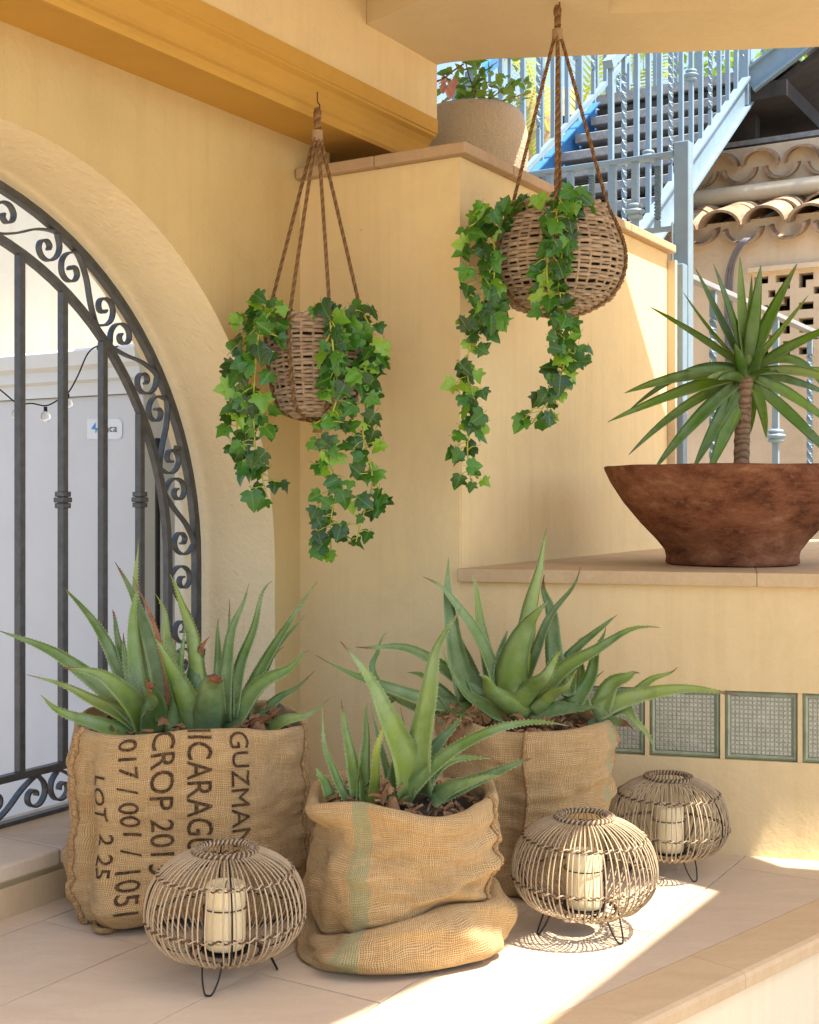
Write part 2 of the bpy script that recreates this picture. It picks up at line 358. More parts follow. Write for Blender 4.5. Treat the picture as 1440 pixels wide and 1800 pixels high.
M['bract'] = plain('pink_bract', (.72, .35, .30), .6, 0, .2)
# ================================================================== STRUCTURE
Z3 = Vector((0, 0, 1))
# --- lower ground, one sheet to the horizon
g = MB().add([(-600, -600, -.42), (600, -600, -.42), (600, 600, -.42), (-600, 600, -.42)], [(0, 1, 2, 3)]).build('ground', M['ground']); tag(g, kind='structure')
# --- raised tiled platform
EDGE = -1.345
plat = [UW(-1.2, -2.6), Vector((0, 0, 0)), Vector((0, 0, 0)), UW(4.6, -2.6)]
pa = N3 * (EDGE - .03) + D3 * -1.5; pb = N3 * (EDGE - .03) + D3 * 4.5
floor = MB().prism([UW(-1.2, -2.6), pa, pb, pb + Vector((-.2, 3, 0)), UW(5.2, -2.6)], -.46, -.004).build('floor', M['grout']); tag(floor, kind='structure')
riser = MB().prism([N3 * (EDGE - .029) + D3 * -1.5, N3 * (EDGE - .024) + D3 * -1.5, N3 * (EDGE - .024) + D3 * 4.5, N3 * (EDGE - .029) + D3 * 4.5], -.44, -.036).build('riser', M['riser'], floor)
TW = .2945
for iw in range(-1, 7):
    w0 = -2.150 + (iw) * TW if iw >= 0 else -2.236
    w1 = -2.150 + (iw + 1) * TW if iw >= 0 else -2.150
    off = (0.62 if iw % 2 else 0.0)
    for iu in range(-1, 8):
        u0 = 3.182 + off + (iu - 4) * 1.19 ; u1 = u0 + 1.19
        g_ = .0016
        poly = [UW(u0 + g_, w0 + g_), UW(u1 - g_, w0 + g_), UW(u1 - g_, w1 - g_), UW(u0 + g_, w1 - g_)]
        poly = clip(poly, N3, -1.4745)
        if len(poly) < 3: continue
        poly = clip(poly, -GN, (-GN).dot(Cc) + .0)
        if len(poly) < 3: continue
        c = sum(poly, Vector()) / len(poly)
        if c.y > 4.6 or c.y < .6: continue
        dz = random.uniform(-.0006, .0004)
        o = MB().prism(poly, -.006, dz).build('tile', M['tile'], floor)
for k in range(-3, 9):
    a0, a1 = 1.02 + k * .60 + .0006, 1.02 + (k + 1) * .60 - .0006
    pr = [(-1.4715, 0), (EDGE - .012, 0), (EDGE - .003, -.004), (EDGE, -.012), (EDGE - .001, -.034), (-1.4715, -.034)]
    b = MB().extr([N3 * q[0] + D3 * a0 + Z3 * (q[1] + .001) for q in pr], D3 * (a1 - a0)); b.f = [f[::-1] for f in b.f]
    b.build('nosing_tile', M['nosing'], floor)

# --- arch wall on the left
WL = -2.236; AU = 1.92; AZ = .74; AR = 1.03; TH = .34; SILL = .10
lw = empty('arch_wall', UW(2.95, WL), 'ochre plastered wall with an arched gate opening on the left', 'wall')
NA = 48
def archpt(k, rr=AR): a = PI * k / NA; return (AU + rr * math.cos(a), AZ + rr * math.sin(a))
def wallface(b, w_, flip):
    TOP = 2.44; fs = []
    def quad(p): 
        vs = [UW(q[0], w_, q[1]) for q in p]; b.add(vs if not flip else vs[::-1], [(0, 1, 2, 3)])
    quad([(AU + AR, -.02), (3.227, -.02), (3.227, TOP), (AU + AR, TOP)]); quad([(-1.2, -.02), (AU - AR, -.02), (AU - AR, TOP), (-1.2, TOP)])
    for k in range(NA):
        a0 = archpt(k); a1 = archpt(k + 1); quad([a1, a0, (a0[0], TOP), (a1[0], TOP)])
b = MB(); wallface(b, WL, False); wallface(b, WL - TH, True)
b.add([UW(3.227, WL, -.02), UW(3.227, WL - TH, -.02), UW(3.227, WL - TH, 2.44), UW(3.227, WL, 2.44)], [(0, 1, 2, 3)])
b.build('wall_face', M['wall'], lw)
b = MB(); ring = [(AU + AR, -.02)] + [archpt(k) for k in range(NA + 1)] + [(AU - AR, -.02)]
vs = []
for q in ring: vs += [UW(q[0], WL + .001, q[1]), UW(q[0], WL - TH, q[1])]
b.add(vs, [(2 * i, 2 * i + 1, 2 * i + 3, 2 * i + 2) for i in range(len(ring) - 1)]); b.build('reveal', M['reveal'], lw, True)
# sill of the arch with stone ledge
b = MB().box(UW(AU, WL - TH / 2 - .01, .03), D1, N1, Z3, AR - .001, TH / 2 - .002, .048); b.build('sill_base', M['wall2'], lw)
for k in range(5):
    u0 = AU - AR + k * .412; 
    o = MB().box(UW(u0 + .206, WL - TH / 2 + .006, .098), D1, N1, Z3, .2045, TH / 2, .019).build('sill_stone', M['sill'], lw); bevel(o, .006)
b = MB().box(UW(.9, WL + .004, .034), D1, N1, Z3, 2.05, .004, .034); b.build('skirting', M['nosing'], lw)

# --- beam with painted moulding along the arch wall
bm_ = empty('moulded_beam', UW(3.2, -2.1, 1.985), 'cream ceiling beam with ochre painted moulding above the arch wall', 'beam')
prof = [(-2.40, 1.985), (-2.052, 1.985), (-2.052, 1.978), (-2.046, 1.970), (-2.036, 1.970), (-2.030, 1.979), (-2.030, 1.992), (-2.036, 2.005), (-2.036, 2.018), (-2.030, 2.036),
        (-2.017, 2.052), (-2.002, 2.060), (-2.002, 2.068), (-1.998, 2.070), (-1.996, 2.113), (-2.40, 2.113)]
b = MB().extr([UW(-1.2, q[0], q[1]) for q in prof], D1 * (3.476 + 1.2)); b.build('ochre_moulding', M['ochre'], bm_)
b = MB().box(UW((3.476 - 1.2) / 2, -2.2, 2.275), D1, N1, Z3, (3.476 + 1.2) / 2, .2, .161); b.build('beam_side', M['wall2'], bm_)

# --- porch ceiling: lintel soffit, higher slab with gaps shaped for the sun patches, added unseen shade slab
pc = empty('porch_ceiling', (0.6, 3.8, 2.286), 'cream porch ceiling with recessed panels above the hanging baskets', 'ceiling')
so_ = [(.085, 4.012), (.10, 4.0), (.13, 3.985), (.2, 3.965), (.281, 3.953), (1.231, 3.848), (2.7, 3.69), (2.7, 3.44), (.557, 3.58), (.44, 2.83), (.40, 2.83), (.031, 3.486), (-.122, 3.662)]
MB().prism(so_[::-1], 2.286, 2.43).build('lintel', M['ceil'], pc)
roof = [(-2.0, 1.62), (.85, 1.62), (1.639, 2.544), (1.777, 2.402), (1.278, 1.62), (2.7, 1.62), (2.7, 2.40), (2.65, 2.415), (1.965, 2.61), (1.90, 2.73), (2.574, 2.563), (2.7, 2.55), (2.7, 3.65), (1.2, 3.83), (.1, 3.94), (-.42, 3.94)]  # notch and slot outlined to throw the sun patches on the floor
MB().prism(roof, 2.42, 2.50).build('slab', M['ceil'], pc)
up = [(-.6, 3.2), (2.7, 3.2), (2.7, 5.1), (1.50, 4.415), (1.105, 4.19), (.80, 4.03), (.655, 4.0), (.60, 4.34), (-.2, 4.34), (-.6, 4.2)]
MB().prism(up, 2.75, 2.85).build('shade_slab', M['wall2'], pc)  # unseen occluder added to shade the terrace wall and planter
MB().box((1.05, 3.4, 2.626), (1, 0, 0), (0, 1, 0), (0, 0, 1), 1.6, .04, .122).build('upper_wall', M['wall2'], pc)

# --- raised terrace: walls A and B with coping
tw = empty('terrace_wall', Cc, 'ochre plastered terrace wall with stone coping behind the hanging baskets', 'wall')
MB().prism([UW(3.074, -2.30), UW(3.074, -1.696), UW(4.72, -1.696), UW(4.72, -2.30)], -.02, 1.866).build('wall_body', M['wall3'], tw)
MB().prism([UW(3.078, -1.70), UW(3.078, -1.692), UW(4.7, -1.692), UW(4.7, -1.70)], .70, 1.03).build('lower_band', M['wall3'], tw)
def coping(poly, parent=tw): bevel(MB().prism(poly, 1.867, 1.898).build('coping_stone', M['coping'], parent), .004)
coping([UW(3.044, -2.232), UW(3.044, -1.96), UW(3.34, -1.96), UW(3.34, -2.232)])
coping([UW(3.044, -1.958), UW(3.044, -1.664), UW(3.34, -1.664), UW(3.34, -1.958)])
for k in range(3):
    u0 = 3.342 + k * .465; coping([UW(u0, -1.9), UW(u0, -1.664), UW(u0 + .463, -1.664), UW(u0 + .463, -1.9)])
tf = MB().prism([UW(3.1, -2.31), UW(3.1, -1.72), UW(4.69, -1.72), UW(4.69, -2.31)], 1.85, 1.87).build('terrace_floor', M['ground']); tag(tf, kind='structure')

# --- bench wall with glass blocks and stone shelf
bw = empty('bench_wall', Cc, 'low cream wall with a row of glass blocks below the stone shelf', 'wall')
def GP(m, d, z): return Cc + GD * m + GN * d + Z3 * z          # d: out of the face
ZB0, ZB1 = .248, .428; PITCH = .194; M0 = .1175; NB = 9; J = .006
def gbox(m0, m1, d0, d1, z0, z1, mat, name, parent=bw):
    return MB().box(GP((m0 + m1) / 2, (d0 + d1) / 2, (z0 + z1) / 2), GD, GN, Z3, (m1 - m0) / 2, abs(d1 - d0) / 2, (z1 - z0) / 2).build(name, mat, parent)
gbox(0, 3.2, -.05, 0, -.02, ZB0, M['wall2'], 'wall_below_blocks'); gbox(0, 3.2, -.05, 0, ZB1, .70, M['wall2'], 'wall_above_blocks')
gbox(0, M0 - J, -.05, 0, ZB0, ZB1, M['wall2'], 'wall_end')
gbox(M0 + NB * PITCH + J, 3.2, -.05, 0, ZB0, ZB1, M['wall2'], 'wall_end')
MB().prism([GP(.02, -.052, 0), GP(3.2, -.052, 0), GP(3.2, -3.2, 0), GP(1.9, -3.2, 0), UW(4.72, -1.70)], -.02, .70).build('wall_core', M['wall2'], bw)
for k in range(NB + 1): gbox(M0 + k * PITCH - J, M0 + k * PITCH + J, -.05, -.004, ZB0, ZB1, M['wall2'], 'mortar_joint')
# one glass block mesh: bevelled green rim and a field of small pillows
hw, hh = PITCH / 2 - J - .001, (ZB1 - ZB0) / 2 - .001
rim = MB(); 
def ringq(b, a0, b0, d0, a1, b1, d1):
    o_ = [(-a0, d0, -b0), (a0, d0, -b0), (a0, d0, b0), (-a0, d0, b0)]; i_ = [(-a1, d1, -b1), (a1, d1, -b1), (a1, d1, b1), (-a1, d1, b1)]
    b.add(o_ + i_, [(k, (k + 1) % 4, (k + 1) % 4 + 4, k + 4) for k in range(4)])
ringq(rim, hw, hh, .0, hw, hh, .034); ringq(rim, hw, hh, .034, hw - .007, hh - .007, .040); ringq(rim, hw - .007, hh - .007, .040, hw - .013, hh - .013, .036)
rim_me = rim.mesh('block_rim', M['gedge'])
fc = MB(); nx, nz_ = 14, 13; fw, fh = hw - .013, hh - .013
for i in range(nx):
    for j in range(nz_):
        x0, x1 = -fw + 2 * fw * i / nx, -fw + 2 * fw * (i + 1) / nx; y0, y1 = -fh + 2 * fh * j / nz_, -fh + 2 * fh * (j + 1) / nz_
        mx, my = (x0 + x1) / 2, (y0 + y1) / 2; q = .55; d = .0365
        xa, xb, ya, yb = mx + (x0 - mx) * q, mx + (x1 - mx) * q, my + (y0 - my) * q, my + (y1 - my) * q
        fc.add([(x0, d - .0024, y0), (x1, d - .0024, y0), (x1, d - .0024, y1), (x0, d - .0024, y1), (xa, d, ya), (xb, d, ya), (xb, d, yb), (xa, d, yb)],
               [(0, 1, 5, 4), (1, 2, 6, 5), (2, 3, 7, 6), (3, 0, 4, 7), (4, 5, 6, 7)])
face_me = fc.mesh('block_face', M['gblock'])
rotg = Matrix((( GD.x, GN.x, 0, 0), (GD.y, GN.y, 0, 0), (0, 0, 1, 0), (0, 0, 0, 1)))
for k in range(NB):
    p = GP(M0 + (k + .5) * PITCH, -.045, (ZB0 + ZB1) / 2) - Vector(bw.location)
    mt = Matrix.Translation(p) @ rotg
    o = inst('glass_block', rim_me, bw, mt); inst('block_face', face_me, o)
# stone shelf on top of it
sh = empty('stone_shelf', Cc + Z3 * .70, 'worn stone shelf slab carrying the terracotta bowl', 'shelf')
for k, (m0, m1) in enumerate(((-.004, .785), (.7856, 1.54), (1.5406, 3.2))):
    f0 = GP(m0, .022, 0); f1 = GP(m1, .022, 0)
    def back(m): 
        # meet wall B (n1 = -1.691) along the shelf depth direction
        p = GP(m, .022, 0); d = -GN; t_ = (-1.69 - N1.dot(p)) / N1.dot(d); t_ = t_ if t_ > 0 else 3; return p + d * min(max(t_, .02), 2.9)
    pl = [f0, f1, back(m1), back(m0)]
    o = MB().prism(pl, .701, .737).build('slab', M['shelf'], sh); bevel(o, .0025)

# --- passage behind the gate: walls, white cabinet
pw = empty('passage_wall', UW(3.55, -3.0, -.4), 'pale cream wall of the passage behind the iron gate', 'wall')
MB().box(UW(3.62, -4.4, .9), D1, N1, Z3, .08, 2.0, 1.35).build('back_wall', M['pale'], pw)
MB().box(UW(3.50, -2.72, .9), D1, N1, Z3, .30, .115, 1.35).build('side_wall', M['pale'], pw)
def PU(px, py, u0):       # point on the plane u = u0
    q = (px - CX) / F; Y = u0 / (D1.x * q + D1.y); return P(px, py, Y)
cu = 3.30; cr = PU(252, 700, cu); cl = PU(-120, 700, cu)
cab = empty('white_cabinet', UW(cu, -3.3, -.42), 'white metal cabinet with moulded top behind the gate bars', 'cabinet')
wr, wl_ = N1.dot(cr), N1.dot(cl); wm, hwid = (wr + wl_) / 2, (wr - wl_) / 2
z_pan = PU(0, 705, cu).z; z_top = PU(0, 628, cu).z
bevel(MB().box(UW(cu + .1, wm, (z_pan - .42) / 2), D1, N1, Z3, .1, hwid, (z_pan + .42) / 2).build('panel', M['white'], cab), .006)
cp = [(-.012, z_pan), (-.012, z_pan + .045), (-.03, z_pan + .055), (-.03, z_pan + .09), (-.05, z_pan + .105), (-.055, z_top - .01), (-.045, z_top), (.2, z_top), (.2, z_pan)]
MB().extr([UW(cu + q[0], wl_ - .02, q[1] + .001) for q in cp], N1 * (wr - wl_ + .03)).build('cornice', M['whitecap'], cab)
# sticker with blue mark and lettering
stk = empty('sticker', PU(184, 754, cu - .004), 'small rounded sticker with blue diamond mark on the white cabinet', 'sticker')
def SP(px, py, d=.002): return PU(px, py, cu - d)
pts = []
for (cx_, cy_, a0) in ((206, 745, -90), (206, 763, 0)):
    for k in range(7): a = R(a0 + 15 * k); pts.append(SP(cx_ + 9 * math.cos(a), cy_ + 9 * math.sin(a) * 1.0, .002))
pts += [SP(153, 772), SP(153, 736)]
MB().add(pts, [tuple(range(len(pts)))[::-1]]).build('film', M['sticker'], stk)
MB().add([SP(p[0], p[1], .004) for p in ((160, 754), (168, 742), (167, 753), (172, 752), (167, 763), (168, 755))], [(0, 1, 2, 3, 4, 5)]).build('blue_mark', M['stickerblue'], stk)
def text_mesh(s, size, bold=0.0):
    cu_ = bpy.data.curves.new('lettering', 'FONT'); cu_.body = s; cu_.size = size; cu_.resolution_u = 3; cu_.fill_mode = 'FRONT'; cu_.offset = bold
    ob = bpy.data.objects.new('lettering', cu_); COL.objects.link(ob); dg = bpy.context.evaluated_depsgraph_get()
    me = bpy.data.meshes.new_from_object(ob.evaluated_get(dg)); bpy.data.objects.remove(ob); return me
def place_text(me, fn, name, mat, parent, cuts=0):
    bm = bmesh.new(); bm.from_mesh(me)
    if cuts: 
        bmesh.ops.triangulate(bm, faces=bm.faces); bmesh.ops.remove_doubles(bm, verts=bm.verts, dist=1e-5)
        for _ in range(3):
            ed = [e for e in bm.edges if e.calc_length() > cuts]
            if not ed: break
            bmesh.ops.subdivide_edges(bm, edges=ed, cuts=1); bmesh.ops.triangulate(bm, faces=bm.faces)
    off = wloc(parent)
    for v in bm.verts: v.co = fn(v.co.x, v.co.y) - off
    m2 = bpy.data.meshes.new(name); bm.to_mesh(m2); bm.free(); m2.materials.append(mat)
    o = bpy.data.objects.new(name, m2); COL.objects.link(o); o.parent = parent; return o
def letters(me):
    """split a line of lettering into one mesh per letter"""
    bm = bmesh.new(); bm.from_mesh(me); bmesh.ops.remove_doubles(bm, verts=bm.verts, dist=1e-5); left = set(bm.faces); out = []
    while left:
        st_ = [left.pop()]; comp = set(st_)
        while st_:
            f = st_.pop()
            for v in f.verts:
                for g2 in v.link_faces:
                    if g2 in left: left.discard(g2); comp.add(g2); st_.append(g2)
        b2 = bmesh.new(); mp_ = {}
        for f in comp:
            for v in f.verts:
                if v not in mp_: mp_[v] = b2.verts.new(v.co)
            b2.faces.new([mp_[v] for v in f.verts])
        m3 = bpy.data.meshes.new('letter'); b2.to_mesh(m3); b2.free(); out.append(m3)
    bm.free(); return out
for lt in letters(text_mesh('raca', 20)): place_text(lt, lambda x, y: SP(178 + x * .82, 759 - y * .95, .004), 'letter', M['stickerblack'], stk)
# black pipe beside the cabinet
pp = PU(277, 800, 3.16); 
o = MB().tube([UW(3.16, N1.dot(pp), z) for z in (-.4, .5, 1.0, PU(277, 770, 3.16).z)], .009, 8).build('drain_pipe', M['blackwire'], None, True); tag(o, 'thin black pipe running down behind the gate scrolls', 'pipe')

# ================================================================== IRON GATE
GW = WL - .26
gt = empty('iron_gate', UW(AU, GW, SILL), 'dark wrought iron arched gate with scrolled border', 'gate')
def GT(u, z, d=0): return UW(u, GW + d, z)
RO, RI = .992, .868; GB = .118
def bar(pts, hw_, hd, name, mat=M['iron'], parent=gt, sm=False):
    o = MB().tube([GT(*p) for p in pts], .01, 4, up=N1, flat=(hd, hw_)).build(name, mat, parent, sm); return o
def ring_pts(rr, n=48): return [(AU + rr, GB)] + [(AU + rr, AZ - .3), (AU + rr, AZ - .1)] + [(AU + rr * math.cos(PI * k / n), AZ + rr * math.sin(PI * k / n)) for k in range(n + 1)] + [(AU - rr, AZ - .1), (AU - rr, GB)]
bar(ring_pts(RO), .0105, .011, 'outer_frame'); bar(ring_pts(RI), .0095, .010, 'inner_frame')
ZR = .235
bar([(AU - RI, ZR), (AU + RI, ZR)], .009, .011, 'rail'); bar([(AU - RO, GB), (AU + RO, GB)], .010, .012, 'rail')
def uat(px):
    q = (px - CX) / F; Y = GW / (N1.x * q + N1.y); return D1.dot(Vector((q * Y, Y, 0)))
bu = [uat(x) for x in (35, 110, 180, 246)]; du = (bu[3] - bu[0]) / 3
ub = [bu[0] + du * k for k in range(-9, 5)]
for i, u in enumerate(ub):
    if abs(u - AU) > RI - .02: continue
    zt = AZ + math.sqrt(max(RI ** 2 - (u - AU) ** 2, 0)) - .006
    o = bar([(u, ZR + .008), (u, zt)], .0105, .0105, 'bar'); bevel(o, .002, 1)
    if (i % 2) == 0:
        zc = .925
        c = MB(); 
        for dz, h_ in ((-.015, .0155), (0, .0175), (.015, .0155)): c.box(GT(u, zc + dz), D1, N1, Z3, h_, h_, .0068)
        bevel(c.build('collar', M['iron'], o), .002, 1)
# scrolls: an S spiral swept as flat bar
def s_curve(L, H, cs=.88):
    """S scroll in a L x H box: a curl at each end, the bar sweeping from one side of the band to the other"""
    k = H / .115 * cs; c1 = Vector((.062 * k, .068 * k, 0)); c2 = None
    half = []
    for a, r in ((-190, .012), (-130, .016), (-70, .021), (-10, .026), (40, .031), (90, .037), (135, .043), (180, .050), (215, .057), (245, .063), (262, .066)):
        half.append(c1 + Vector((math.cos(math.radians(a)), math.sin(math.radians(a)), 0)) * r * k)
    other = [Vector((L - q.x, H - q.y, 0)) for q in half[::-1]]
    return catmull(half + [(half[-1] * 2 + other[0]) / 3 - Vector((0, .006, 0)) * k, (half[-1] + other[0] * 2) / 3 + Vector((0, .006, 0)) * k] + other, 4)
def scroll(mapfn, L, H, flip):
    ps = [((L - q.x) if flip else q.x, q.y) for q in s_curve(L, H)]
    MB().tube([mapfn(*q) for q in ps], .01, 4, up=N1, flat=(.009, .0028)).build('scroll', M['iron'], gt)
LEN = .242; BH = RO - RI - .018
for k in range(12):
    a0 = R(1) + k * (LEN + .001) / .93
    def mp(x, y, a0=a0):
        a = a0 + x / .93; rr = RI + .009 + y
        return GT(AU + rr * math.cos(a), AZ + rr * math.sin(a))
    if a0 < R(165): scroll(mp, LEN, BH, k % 2 == 0)
for k in range(2): scroll(lambda x, y, k=k: GT(AU + RI + .009 + y, AZ - LEN * (k + 1) - .0 + x), LEN, BH, k % 2 == 0)
for k in range(8): scroll(lambda x, y, k=k: GT(AU + RI - .222 * (k + 1) - .01 + x, GB + .010 + y), .22, ZR - GB - .019, k % 2 == 1)
bolt = MB().tube([P(306, 786, 3.62), P(318, 789, 3.63)], [.006, .007], 8).build('wall_bolt', M['iron'], gt, True)

# --- fairy light string behind the gate
fl = empty('fairy_light_string', P(80, 712, 3.75), 'black cable with clear round bulbs strung behind the gate', 'light string')
ck = [P(x, y, Y) for x, y, Y in ((-60, 640, 3.5), (0, 685, 3.55), (31, 709, 3.58), (56, 709, 3.6), (81, 713, 3.62), (102, 703, 3.65), (120, 690, 3.68), (137, 660, 3.72), (154, 622, 3.76), (172, 608, 3.78), (190, 610, 3.8), (208, 609, 3.8))]
MB().tube(catmull(ck, 5), .0022, 6).build('cable', M['blackwire'], fl, True)
for x, y, Y in ((31, 709, 3.58), (82, 713, 3.62), (121, 690, 3.68)):
    s0 = P(x - 2, y + 2, Y); s1 = P(x - 2, y + 10, Y)
    MB().tube([s0, s1], .0052, 8).build('socket', M['blackwire'], fl, True)
    c = P(x - 2, y + 20, Y); prb = [(0.0005, .017), (.006, .0145), (.012, .009), (.0155, .0), (.013, -.008), (.008, -.0135), (.0005, -.0155)]
    MB().lathe(prb[::-1], c, 14).build('bulb', M['bulb'], fl, True)
o = empty('wall_hook', P(180, 605, 3.85), 'small dark fixture holding the light cable behind the gate', 'hook')
MB().tube([P(172, 612, 3.84), P(178, 612, 3.85), P(184, 608, 3.85), P(185, 600, 3.85), P(181, 592, 3.84), P(176, 588, 3.84)], [.006, .014, .017, .014, .011, .004], 10).build('bracket', M['blackwire'], o, True)
# ================================================================== BEHIND THE TERRACE
# baluster meshes (local z from 0 to 1 m, one unit each; scaled when placed)
def bal_mesh(kind, r=.008, h=1.0):
    b = MB()
    if kind == 'twist':
        n = 60; pts = [(0, 0, h * k / n) for k in range(n + 1)]; vs = []; fs = []
        for k in range(n + 1):
            for q in range(4):
                a = PI / 4 + q * PI / 2 + k * .55 * (1 if .12 < k / n < .88 else 0); vs.append((r * 1.35 * math.cos(a), r * 1.35 * math.sin(a), h * k / n))
        for k in range(n):
            for q in range(4): fs.append((k * 4 + q, k * 4 + (q + 1) % 4, k * 4 + 4 + (q + 1) % 4, k * 4 + 4 + q))
        b.add(vs, fs)
    else:
        b.box((0, 0, h / 2), (1, 0, 0), (0, 1, 0), (0, 0, 1), r, r, h / 2)
    return b.mesh('baluster', M['bluepaint'])
def collar_mesh(r):
    pr = [(r * 1.05, -.034), (r * 1.9, -.030), (r * 2.2, -.022), (r * 1.9, -.014), (r * 1.7, -.011), (r * 2.5, -.006), (r * 2.7, 0), (r * 2.5, .006), (r * 1.7, .011), (r * 1.9, .014), (r * 2.2, .022), (r * 1.9, .030), (r * 1.05, .034)]
    return MB().lathe(pr, (0, 0, 0), 12).mesh('collar', M['bluepaint'], True)
BP, BT, CM = bal_mesh('plain', .0095), bal_mesh('twist', .0088), collar_mesh(.0115)
rotU = Matrix(((D1.x, N1.x, 0, 0), (D1.y, N1.y, 0, 0), (0, 0, 1, 0), (0, 0, 0, 1)))
def baluster(parent, p, h, kind, zc=None, sc=1.0):
    mt = Matrix.Translation(p - wloc(parent)) @ rotU @ Matrix.Diagonal((sc, sc, h, 1))
    o = inst('baluster', BT if kind == 'twist' else BP, parent, mt)
    if kind == 'collar':
        inst('collar', CM, o, Matrix.Translation((0, 0, zc)) @ Matrix.Diagonal((1.05, 1.05, 1 / h, 1)))
    return o
def beam(b, a, c, hx, hz, side):
    a = Vector(a); c = Vector(c); t_ = (c - a).normalized(); s_ = Vector(side).normalized(); u_ = s_.cross(t_).normalized()
    return b.box((a + c) / 2, t_, s_, u_, (c - a).length / 2, hx, hz)

# --- terrace railing with its post
rl = empty('terrace_railing', UW(4.83, -1.67, 1.87), 'pale blue metal railing with post standing on the terrace coping end', 'railing')
pz = 2.315
bevel(MB().box(UW(4.83, -1.668, (pz + 1.34) / 2), D1, N1, Z3, .03, .030, (pz - 1.34) / 2).build('post', M['bluepaint'], rl), .004)
MB().tube([UW(4.79, -1.70, 1.80), UW(4.79, -1.70, 2.0)], .004, 6).build('clip', M['bluepaint'], rl)
bevel(MB().box(UW(4.83, -2.05, 2.275), D1, N1, Z3, .02, .348, .010).build('top_rail', M['bluepaint'], rl), .003)
MB().box(UW(4.83, -2.05, 1.985), D1, N1, Z3, .014, .348, .008).build('bottom_rail', M['bluepaint'], rl)
for k, (kd, zc) in enumerate((('twist', 0), ('collar', .28), ('plain', 0), ('twist', 0), ('collar', .28), ('plain', 0), ('collar', .3))):
    baluster(rl, UW(4.83, -1.775 - k * .093, 1.99), .278, kd, zc, 1.25)
# --- railing that runs on past the terrace wall
r2 = empty('path_railing', UW(4.74, -1.67, .76), 'grey blue metal railing with twisted balusters behind the yucca', 'railing')
bevel(MB().box(UW(4.775, -1.672, 1.29), D1, N1, Z3, .026, .030, .54).build('post', M['bluepaint'], r2), .004)
bevel(MB().box(UW(6.9, -1.672, 1.80), D1, N1, Z3, 2.09, .022, .011).build('top_rail', M['greypaint'], r2), .003)
MB().box(UW(6.9, -1.672, .80), D1, N1, Z3, 2.09, .012, .010).build('bottom_rail', M['greypaint'], r2)
def u_on_w(px, w_):
    q = (px - CX) / F; Y = w_ / (N1.x * q + N1.y); return D1.dot(Vector((q * Y, Y, 0)))
for k, px in enumerate((1254, 1364, 1424, 1462, 1495)):
    baluster(r2, UW(u_on_w(px, -1.672), -1.672, .81), .985, ('twist', 'collar', 'twist', 'collar', 'twist')[k], .42, 1.5)
# end pilaster of the terrace wall
o = MB().box(UW(4.735, -1.70, 1.24), D1, N1, Z3, .012, .035, .60).build('end_trim', M['cream'], tw)

# --- planter behind the coping corner
pot = empty('stucco_planter', Vector((.215, 4.36, 1.87)), 'round sand stucco planter standing behind the terrace coping', 'planter')
pr = [(.0, .002), (.12, .0), (.15, .03), (.178, .12), (.19, .22), (.187, .30), (.172, .355), (.155, .372), (.135, .365), (.128, .33), (.0, .325)]
MB().lathe([(max(p[0], .0005), p[1]) for p in pr], pot.location, 48).build('body', M['pebble'], pot, True)
def quadleaf(l, wd, fold=.2):
    vs = [(0, 0, 0), (-wd * .5, l * .4, wd * fold), (0, l * .45, 0), (wd * .5, l * .4, wd * fold), (-wd * .32, l * .75, wd * fold * .6), (0, l * .8, -.02 * l), (wd * .32, l * .75, wd * fold * .6), (0, l, -.06 * l)]
    return MB().add(vs, [(0, 2, 1), (0, 3, 2), (1, 2, 5, 4), (2, 3, 6, 5), (4, 5, 7), (5, 6, 7)], [(v[1] / l, v[0] / wd + .5) for v in vs])
def orient(d, nrm):
    y = Vector(d).normalized(); n_ = Vector(nrm); z = (n_ - y * n_.dot(y))
    if z.length < 1e-4: z = y.orthogonal()
    z.normalize(); x = y.cross(z); m = Matrix.Identity(4)
    for i in range(3): m[i][0], m[i][1], m[i][2] = x[i], y[i], z[i]
    return m
def rvec(k=1.0): return Vector((random.gauss(0, k), random.gauss(0, k), random.gauss(0, k)))
shr = empty('potted_shrub', Vector((.215, 4.36, 2.2)), 'light green flowering shrub growing out of the stucco planter', 'shrub')
LM = quadleaf(.05, .03).mesh('leaf', M['shrub'], True); BM_ = quadleaf(.045, .036).mesh('bract', M['bract'], True)
random.seed(21)
for k in range(6):
    a = Vector((.215 + random.uniform(-.06, .1), 4.36, 2.19)); tipx = (.30, .24, .18, .42, .36, .10)[k]; tz = (2.42, 2.40, 2.45, 2.33, 2.36, 2.36)[k]
    e = Vector((tipx, 4.34 + random.uniform(-.1, .1), tz)); mid = (a + e) / 2 + rvec(.02) + Vector((0, 0, .03))
    pts = catmull([a, mid, e], 6); MB().tube(pts, [.004 - .0025 * i / len(pts) for i in range(len(pts))], 5).build('stem', M['bark'], shr, True)
    for j in range(20):
        p = pts[random.randrange(4, len(pts))] + rvec(.022); s = random.uniform(.6, 1.15)
        me = LM
        inst('leaf', me, shr, Matrix.Translation(p - Vector(shr.location)) @ orient(rvec() + Vector((0, 0, .3)), Vector((0, -.8, .6)) + rvec(.5)) @ Matrix.Scale(s, 4))

